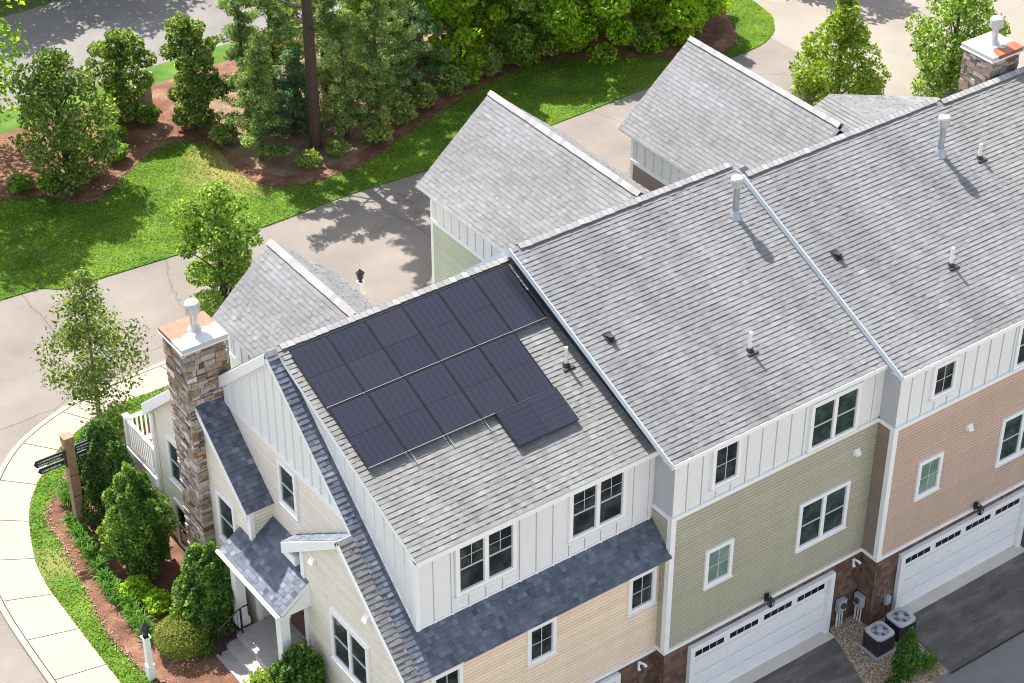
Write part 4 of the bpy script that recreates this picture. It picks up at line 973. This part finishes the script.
def tuft(x, y, w, h, lb, group, seed, n=150, z=None, mat='blade'):
    rs = np.random.RandomState(seed + 1300); z = G + .14 if z is None else z; mb = MB()
    for i in range(n):
        a = rs.uniform(0, 6.28); b0 = V(x + rs.normal() * w * .10, y + rs.normal() * w * .10, z); out = V(math.cos(a), math.sin(a), 0); l = w / 2 * rs.uniform(.35, 1.1); hh = h * rs.uniform(.6, 1.1); sd = np.cross(out, Z) * .014
        p1 = b0 + out * l * .35 + Z * hh * .8; p2 = b0 + out * l * .8 + Z * hh; p3 = b0 + out * l * 1.15 + Z * hh * .7; t = min(1, max(0, rs.normal(.5, .22)))
        mb.face([b0 - sd, b0 + sd, p1 + sd * 1.3, p1 - sd * 1.3], t * .7); mb.face([p1 - sd * 1.3, p1 + sd * 1.3, p2 + sd, p2 - sd], t); mb.face([p2 - sd, p2 + sd, p3], t)
    return tag(build('grass_clump', mb, mat, None, origin=(x, y, z)), lb, 'plant', group)

TG = 'trees on the planted island between the two streets'
broadleaf(5.25, 24.95, 5.0, 3.4, 'big rounded deep green tree at left on the planted island', 'leaf_deep', 15000, .07, 'round', group=TG, seed=1, lumps=54, clear=.04)
broadleaf(8.9, 27.8, 3.7, 2.4, 'deep green tree beside the tan utility box', 'leaf_deep', 10000, .07, 'round', group=TG, seed=2, lumps=36, clear=.06)
broadleaf(10.95, 25.9, 4.6, 2.35, 'upright deep green tree left of the pines, above the dry lawn patch', 'leaf_deep', 12000, .07, 'oval', group=TG, seed=3, lumps=44, clear=.03)
broadleaf(2.2, 28.6, 10.5, 7.5, 'tall bright green tree cut by the left edge of the photo near the back street', 'leaf_bright', 13000, .11, 'round', group=TG, seed=4, lumps=60, clear=.2)
pine(13.79, 21.9, 19, 8.5, 'tall pine with a thick bare dark trunk rising out of the photo', 1, n=26000, clear=.25, trunk_r=.20, ls=.13, group=TG, levels=20)
for i, (a, b_, hh, ww, lb) in enumerate([
    (11.7, 22.3, 4.6, 2.7, 'small pine left of the tall bare trunk, at the lawn edge'),
    (12.4, 24.4, 5.6, 2.6, 'thin pine behind the tall bare trunk on its left'),
    (15.1, 21.8, 5.2, 2.8, 'pale bushy pine just right of the tall bare trunk'),
    (16.6, 22.0, 6.0, 2.9, 'dense pine in the middle of the island grove'),
    (17.9, 22.8, 6.6, 3.0, 'dark pine standing right of the grove middle'),
    (16.0, 24.8, 7.5, 3.2, 'taller pine at the back of the grove'),
    (14.3, 25.8, 6.4, 3.0, 'pine at the back, seen just right of the tall trunk')]):
    pine(a, b_, hh, ww, lb, 10 + i, n=13000, clear=.10, ls=.075, group=TG)
for i, (a, b_, hh, ww, lb) in enumerate([(19.4, 23.6, 6.2, 3.0, 'bluish green spruce at the right end of the pines'), (13.6, 23.2, 3.6, 2.0, 'bluish young spruce under the tall trunk')]):
    pine(a, b_, hh, ww, lb, 30 + i, 'needle_blue', 8500, .03, group=TG, name='spruce_tree')
for i, (a, b_, hh, ww, mt, lb) in enumerate([
    (21.6, 23.9, 6.0, 3.4, 'leaf_bright', 'bright green tree next to the spruce, above the first rear gable'),
    (24.2, 23.6, 5.2, 3.6, 'leaf_mid', 'mid green tree between the two bright ones on the island'),
    (26.9, 22.6, 5.4, 4.6, 'leaf_bright', 'wide bright green tree above the gap between the rear gables'),
    (30.2, 21.3, 4.4, 3.8, 'leaf_bright', 'bright green tree at the right tip of the island'),
    (20.0, 27.2, 6.5, 4.2, 'leaf_mid', 'mid green tree at the back of the island near the back street'),
    (24.5, 27.5, 6.0, 4.4, 'leaf_bright', 'bright green tree at the back behind the wide one'),
    (29.0, 25.6, 5.4, 4.4, 'leaf_mid', 'mid green tree at the back of the island tip'),
    (32.2, 22.8, 3.0, 2.6, 'leaf_lime', 'small lime green tree at the island tip by the parking court')]):
    broadleaf(a, b_, hh, ww, lb, mt, 22000, .09, 'round', group=TG, seed=40 + i, lumps=46, clear=.02)
UG = 'low shrubs under the island trees'
us = [(3.6, 25.5, .8, .5), (4.45, 24.85, .9, .5), (7.9, 26.6, .9, .6), (7.35, 25.4, .9, .6), (9.6, 27.2, .8, .6), (12.9, 20.9, .8, .5), (14.2, 21.0, .8, .5), (15.9, 20.9, 1.0, .7), (17.4, 21.7, 1.1, .8), (18.8, 22.2, 1.0, .8), (20.3, 22.5, 1.3, 1.0), (22.3, 23.0, 1.3, 1.0), (23.8, 23.1, 1.2, .9), (25.2, 22.9, 1.3, 1.1), (28.6, 21.2, 1.3, 1.0), (11.2, 24.2, .9, .7)]
ul = ['low green shrub in mulch at the far left of the island', 'second low shrub from the left in the mulch under the big rounded tree', 'low shrub in the mulch right of the big rounded tree', 'low shrub at the mulch edge below the big rounded tree on its right', 'low shrub beside the tan utility box', 'low shrub at the foot of the tall bare trunk, left of it', 'low shrub in front of the tall bare trunk', 'shrub at the mulch edge below the pale bushy pine', 'shrub at the mulch edge below the dense middle pine', 'shrub at the mulch edge below the dark pine', 'shrub below the bluish spruce', 'shrub below the bright green tree next to the spruce', 'shrub below the mid green tree in the island', 'shrub left of the wide bright tree at the mulch edge', 'shrub below the bright tree at the island tip', 'low shrub at the foot of the upright tree left of the pines']
for i, ((a, b_, ww, hh), lb) in enumerate(zip(us, ul)): shrub(a, b_, ww, hh, lb, 'understory' if i > 4 else 'leaf_mid', 1500, .06, group=UG, seed=60 + i, lump=.22)
# street trees
broadleaf(-.16, 11.55, 5.4, 3.7, 'slender young street tree with sparse leaves by the curved sidewalk', 'leaf_street', 6500, .062, 'cone', seed=75, lumps=40, clear=.22, bark='bark_pale', trunk_r=.06, loose=.25, z=G + .1)
broadleaf(5.6, 14.0, 4.9, 2.9, 'leafy green tree behind the chimney at the street edge', 'leaf_mid', 15000, .06, 'round', seed=71, lumps=42, clear=.12)
broadleaf(32.2, 13.5, 4.7, 4.0, 'cone shaped light green tree behind the rear gables at right', 'leaf_lime', 14000, .07, 'cone', seed=72, lumps=46, clear=.02, z=G)
broadleaf(36.4, 11.6, 4.8, 3.7, 'rounded green tree behind the far stone chimney', 'leaf_mid', 13500, .07, 'round', seed=73, lumps=48, clear=.04, z=G)
shrub(14.3, 12.2, 1.0, 1.0, 'small bright shrub beside the first rear gable wall', 'leaf_bright', 1200, .07, seed=74, lump=.2)
# trees outside the frame whose shade falls on the back street
for i, (a, b_, hh, ww) in enumerate([(9.5, 42.8, 8, 6), (14.5, 42.5, 9, 7), (20.5, 43.5, 9.5, 7), (2.0, 42.5, 8, 6), (39.5, 24.5, 8, 5.5)]):
    broadleaf(a, b_, hh, ww, ['broad tree beyond the back street at the top left corner', 'broad tree beyond the back street, second from the corner', 'broad tree beyond the back street, third from the corner', 'broad tree beyond the back street outside the left edge', 'broad tree beyond the parking court outside the top edge'][i], 'leaf_mid', 6000, .17, 'round', group='trees beyond the back street', seed=80 + i, lumps=44, clear=.2)
# foundation planting
YG = 'clipped evergreen shrubs along the end wall'
shrub(-1.95, 7.3, 1.7, 3.0, 'large dark yew by the white balcony, behind the signpost', 'yew_dark', 13000, .05, group=YG, seed=90, lump=.24, kindp='egg', name='evergreen_shrub')
shrub(-2.2, 4.75, 1.8, 3.25, 'largest bright green clipped evergreen, left of the stone chimney base', 'yew', 16000, .05, group=YG, seed=91, lump=.22, kindp='egg', name='evergreen_shrub')
shrub(-1.82, 1.5, 1.65, 2.6, 'dark green clipped evergreen between chimney and porch steps', 'yew', 15000, .05, group=YG, seed=92, lump=.22, kindp='egg', name='evergreen_shrub')
shrub(-2.85, 1.15, 1.45, .95, 'low rounded yellow green boxwood beside the white lamp post', 'boxwood', 9000, .028, group=YG, seed=93, lump=.05, name='boxwood_shrub', dome=False)
shrub(-1.35, -2.35, 1.35, 1.7, 'dark evergreen in front of the porch column below the cream bay', 'yew', 8000, .05, group=YG, seed=94, lump=.24, name='evergreen_shrub')
shrub(-2.05, -1.9, .95, 1.0, 'light leafy shrub with pale pink blooms at the foot of the porch steps', 'leaf_lime', 2000, .06, seed=95, lump=.22)
shrub(-2.95, 3.62, .85, .6, 'small light green shrub in the mulch, nearer the sidewalk', 'leaf_bright', 1600, .05, seed=96, lump=.2)
shrub(-2.68, 2.9, .75, .55, 'small light green shrub in the mulch above the boxwood', 'leaf_bright', 1400, .05, seed=97, lump=.2)
shrub(-1.55, 5.4, .8, .5, 'low dark shrub in the shade beside the house wall', 'yew_dark', 1200, .05, seed=98, lump=.2)
shrub(-1.65, 3.0, .5, .35, 'tiny reddish shrub in the shade at the chimney foot', 'understory', 700, .045, seed=99, lump=.2)
lil = [(-2.55, 8.75), (-2.75, 8.35), (-3.05, 7.35), (-3.1, 6.8), (-3.2, 6.3), (-3.25, 5.75), (-3.3, 5.2), (-3.38, 4.65), (-3.4, 4.2), (-3.45, 3.7), (-3.3, 3.3), (-3.42, 2.9), (-3.38, 2.5), (-3.45, 2.1)]
for i, (a, b_) in enumerate(lil):
    tuft(a, b_, .62, .42, 'green strap leaved clump in the row edging the mulch bed' , 'strap leaved clumps edging the mulch bed', i, 110)
tuft(-2.45, .6, .6, .3, 'pale leafy tuft at the foot of the boxwood', None, 40, 60)
# garage gravel plants
shrub(13.82, -9.2, .78, 1.75, 'small cone shaped evergreen on the gravel in front of the air conditioners', 'yew', 6500, .04, seed=101, lump=.12, kindp='cone', name='cone_evergreen', z=.02)
tuft(14.62, -9.3, .7, .32, 'low spiky green plant on the gravel right of the cone evergreen', None, 50, 130, z=.02)
shrub(13.25, -9.35, .45, .3, 'tiny green plant on the gravel left of the cone evergreen', 'yew', 500, .04, seed=103, z=.02)
# short grass
def inside_np(P, poly):
    r_ = np.zeros(len(P), bool); x, y = P[:, 0], P[:, 1]
    for i in range(len(poly)):
        a, b_ = poly[i], poly[i - 1]
        if a[1] == b_[1]: continue
        r_ ^= ((a[1] > y) != (b_[1] > y)) & (x < (b_[0] - a[0]) * (y - a[1]) / (b_[1] - a[1]) + a[0])
    return r_
def grass(name, poly, holes, n, z, lb, seed):
    rs = np.random.RandomState(seed); x0, x1, y0, y1 = span(poly); P = rs.uniform((x0, y0), (x1, y1), (n * 5, 2)); m_ = inside_np(P, poly)
    for h in holes: m_ &= ~inside_np(P, h)
    K = P[m_][:n]; n = len(K); dry = np.exp(-((K[:, 0] - 11.6) ** 2 + (K[:, 1] - 22.6) ** 2) / 4.2) * .9 + np.exp(-((K[:, 0] + 4.2) ** 2 + (K[:, 1] - 6.2) ** 2) / .5) * .7
    K = K[rs.rand(n) > dry]; n = len(K)
    C = np.column_stack([K, np.full(n, z + .025)])
    pat = .47 + .12 * np.sin(K[:, 0] * .63 + 1) * np.cos(K[:, 1] * .8) + .28 * np.sin(K[:, 0] * 1.7 + np.sin(K[:, 1] * 1.3) * 2) * np.sin(K[:, 1] * 2.1 + K[:, 0] * .7)
    o = leaf_mesh(name, C, .042, pat + rs.normal(size=n) * .2, 'grass_blade', None, (0, 0, G), aspect=.4, up=.5, rs=rs, hang=.6)
    tag(o, lb, 'grass'); kind(o, 'stuff')
vis = [p for p in isl if 0 <= p[0] <= 35.5 or True]
isl_vis = [(-1, 19.6)] + [p for p in isl if p[0] > -1] + [(35.5, 24)] + [p for p in bed[::-1] if p[0] > 1]+[(-1, 25.2)]
grass('island_grass', isl_vis, [bed + [(22, 30.2), (9, 29.8), (2.5, 29.6), (-20, 29.6)]], 60000, G + .035, 'short green lawn grass around the island planting bed', 1)
grass('front_grass', lawn_front, [mul + [(-.2, -1.48), (-.2, 6.2), (2.5, 6.2)]], 16000, G + .12, 'short green lawn strip along the curved sidewalk', 2)

mb = MB(); R = random.Random(17)
def chips(edge, n, z, sp):
    for _ in range(n):
        i = R.randrange(len(edge) - 1); k = R.random(); p = (edge[i][0] + k * (edge[i + 1][0] - edge[i][0]) + R.gauss(0, sp), edge[i][1] + k * (edge[i + 1][1] - edge[i][1]) + R.gauss(0, sp))
        a = R.uniform(0, 3.1); l = R.uniform(.02, .05); c, s_ = math.cos(a) * l, math.sin(a) * l; q = V(p[0], p[1], z + R.uniform(.012, .03))
        mb.face([q + V(-c, -s_, 0), q + V(s_ * .4, -c * .4, .004), q + V(c, s_, 0), q + V(-s_ * .4, c * .4, .006)], R.random())
chips([p for p in bed if 0 < p[0] < 33.5], 2600, G + .06, .10); chips([p for p in mul if p[1] > -1], 1100, G + .145, .07)
kind(tag(build('bark_chips', mb, 'chip'), 'loose bark chips and dead leaves scattered along the mulch bed edges', 'bark chips'), 'stuff')

# ================================================================== street furniture
r = thing('signpost', (-2.86, 7.25, G + .14), 'brown wooden signpost with dark finger signs beside the curved sidewalk', 'signpost')
zb = G + .1; mb = MB(); ang = .12
hgt = 3.3; px, py = -2.86, 7.25
mb.box((px - .13, py - .13, zb), (px + .13, py + .13, zb + hgt - .2)); mb.box((px - .15, py - .15, zb + hgt - .175), (px + .15, py + .15, zb + hgt - .03))
mb.prism([V(px - .15, py - .15, zb + hgt - .03), V(px + .15, py - .15, zb + hgt - .03), V(px + .15, py + .15, zb + hgt - .03), V(px - .15, py + .15, zb + hgt - .03)], Z * .05)
build('post', mb, 'post_wood', r)
mb = MB()
for q in (1.25, 2.0, hgt - .195): mb.box((px - .137, py - .137, zb + q), (px + .137, py + .137, zb + q + .02))
build('band', mb, 'sign_black', r)
for sx in (-1, 1):
    mb = MB(); a, b_ = sorted((px + sx * .131, px + sx * .17)); mb.box((a, py - .09, zb + 2.32), (b_, py + .09, zb + 2.95)); build('bracket', mb, 'sign_black', r)
R = random.Random(9)
def blade(x0, x1, z0, z1, tip):
    mb = MB(); yy = py; pts = [V(x0, yy, z0), V(x1, yy, z0), V(x1, yy, z1), V(x0, yy, z1)]
    tx = x0 if tip < 0 else x1
    pts = [V(x0, yy, z0), V(x1, yy, z0)] + ([V(x1 + .07, yy, (z0 + z1) / 2)] if tip > 0 else []) + [V(x1, yy, z1), V(x0, yy, z1)] + ([V(x0 - .07, yy, (z0 + z1) / 2)] if tip < 0 else [])
    mb.prism(pts, Y * .03); s = build('finger_sign', mb, 'sign_black', r)
    tx_ = MB(); rows = 2 if z1 - z0 > .2 else 1; hh = (z1 - z0) / (rows + .5)
    for k in range(rows):
        zz = z0 + hh * (k + .35); xx = x0 + .05; tx_.box((x0 + .05, yy - .003, zz - .002), (x1 - .04, yy - .0005, zz + .0035))
        while xx < x1 - .08:
            l_ = R.uniform(.02, .05); tx_.box((xx, yy - .004, zz), (xx + l_, yy - .0005, zz + hh * .45)); xx += l_ + R.choice((.012, .012, .035))
    build('lettering', tx_, 'letter', s)
blade(px - .98, px - .18, zb + 2.62, zb + 2.86, -1); blade(px - .90, px - .18, zb + 2.37, zb + 2.56, -1)
blade(px + .18, px + .92, zb + 2.66, zb + 2.90, 1); blade(px + .22, px + .84, zb + 2.41, zb + 2.60, 1)
def lamp_post(x, y, z, h, lb):
    r = thing('lamp_post', (x, y, z), lb, 'lamp post', 'white garden lamp posts'); mb = MB()
    mb.box((x - .075, y - .075, z - .1), (x + .075, y + .075, z + h - .38)); mb.box((x - .1, y - .1, z - .1), (x + .1, y + .1, z + .5)); mb.box((x - .11, y - .11, z + h - .42), (x + .11, y + .11, z + h - .38)); build('post', mb, 'white_trim', r)
    mb = MB(); mb.lathe((x, y, z + h - .38), [(.05, 0), (.035, .06), (.09, .09)], 6); mb.lathe((x, y, z + h - .06), [(.16, 0), (.13, .04), (.04, .12), (.015, .17)], 6)
    for k in range(6): a = k * math.pi / 3; mb.tube([(x + .085 * math.cos(a), y + .085 * math.sin(a), z + h - .29), (x + .13 * math.cos(a), y + .13 * math.sin(a), z + h - .06)], .01, 4)
    build('lantern_frame', mb, 'black_metal', r)
    mb = MB(); mb.lathe((x, y, z + h - .28), [(.075, 0), (.115, .21)], 6); build('lamp_glass', mb, 'glass_blue', r)
lamp_post(-4.03, .68, G + .13, 1.85, 'white square lamp post with black lantern on the lawn edge by the sidewalk')
lamp_post(9.68, 12.2, G, 1.35, 'white square lamp post with black lantern behind the solar roof ridge')
r = thing('stair_railing', (-1.95, .3, 2.85), 'black metal handrail beside the porch steps', 'railing'); mb = MB()
yy = .28; top = [(-1.25, 3.72), (-1.5, 3.72), (-2.2, 3.28)]
mb.tube([(a, yy, q) for a, q in top], .022, 6); mb.tube([(-1.5, yy, 3.0), (-2.2, yy, 2.56)], .014, 6); build('handrail', mb, 'black_metal', r)
for xx in (-1.5, -2.2):
    mb = MB(); mb.box((xx - .022, yy - .022, 2.42 if xx < -2 else 2.85), (xx + .022, yy + .022, 3.28 + (xx + 2.2) * .63)); build('newel_post', mb, 'black_metal', r)
mb = MB()
for k in range(1, 7): xx = -2.2 + k * .1; mb.tube([(xx, yy, 2.56 + (xx + 2.2) * .63), (xx, yy, 3.28 + (xx + 2.2) * .63)], .009, 5)
build('baluster', mb, 'black_metal', r)
r = thing('utility_box', (10.0, 28.75, G + .13), 'tan utility cabinet half hidden between two trees by the back street', 'utility box')
mb = MB(); mb.box((9.62, 28.4, G + .1), (10.4, 29.1, G + .95)); build('cabinet', mb, 'box_tan', r)
mb = MB(); mb.box((9.58, 28.36, G + .952), (10.44, 29.14, G + 1.02)); build('lid', mb, 'meter_grey', r)

# ================================================================== camera, light
cam = bpy.data.cameras.new('camera'); co = bpy.data.objects.new('camera', cam); COL.objects.link(co); S.camera = co
yaw, pit = math.radians(35.643), math.radians(35.443)
fw = Vector((math.sin(yaw) * math.cos(pit), math.cos(yaw) * math.cos(pit), -math.sin(pit)))
co.location = (-18.549, -35.704, 40.162); co.rotation_euler = fw.to_track_quat('-Z', 'Y').to_euler()
cam.sensor_width = 36; cam.lens = 36 * 2028.5 / 1024; cam.clip_end = 2000; cam.clip_start = .5
wd = bpy.data.worlds.new('World'); S.world = wd; wd.use_nodes = True; nt = wd.node_tree; bg = nt.nodes['Background']
sky = nt.nodes.new('ShaderNodeTexSky'); sky.sky_type = 'NISHITA'; sky.sun_disc = False
EL = math.radians(52); AZ = 0.0
sky.sun_elevation = EL; sky.sun_rotation = AZ; sky.air_density = 1.0; sky.dust_density = 1.5; sky.altitude = 50
hz = nt.nodes.new('ShaderNodeHueSaturation'); hz.inputs['Saturation'].default_value = .5
nt.links.new(sky.outputs[0], hz.inputs['Color']); nt.links.new(hz.outputs[0], bg.inputs[0]); bg.inputs[1].default_value = .14
sun = bpy.data.lights.new('sun', 'SUN'); so = bpy.data.objects.new('sun', sun); COL.objects.link(so)
sun.energy = 5.0; sun.angle = math.radians(.5); sun.color = (1, .95, .875)
sd = Vector((math.sin(AZ) * math.cos(EL), math.cos(AZ) * math.cos(EL), math.sin(EL)))
so.rotation_euler = (-sd).to_track_quat('-Z', 'Y').to_euler(); so.location = (0, 40, 60)
vs = S.view_settings; vs.view_transform = 'Standard'; vs.look = 'None'; vs.gamma = 1; vs.use_curve_mapping = False; vs.exposure = 1.16
S.cycles.pixel_filter_type = 'BLACKMAN_HARRIS'; S.cycles.filter_width = 1.0; S.cycles.use_denoising = True; S.cycles.denoising_input_passes = 'RGB_ALBEDO_NORMAL'; S.cycles.denoising_prefilter = 'ACCURATE'
S.cycles.max_bounces = 6; S.cycles.diffuse_bounces = 3; S.cycles.transmission_bounces = 2; S.cycles.transparent_max_bounces = 4
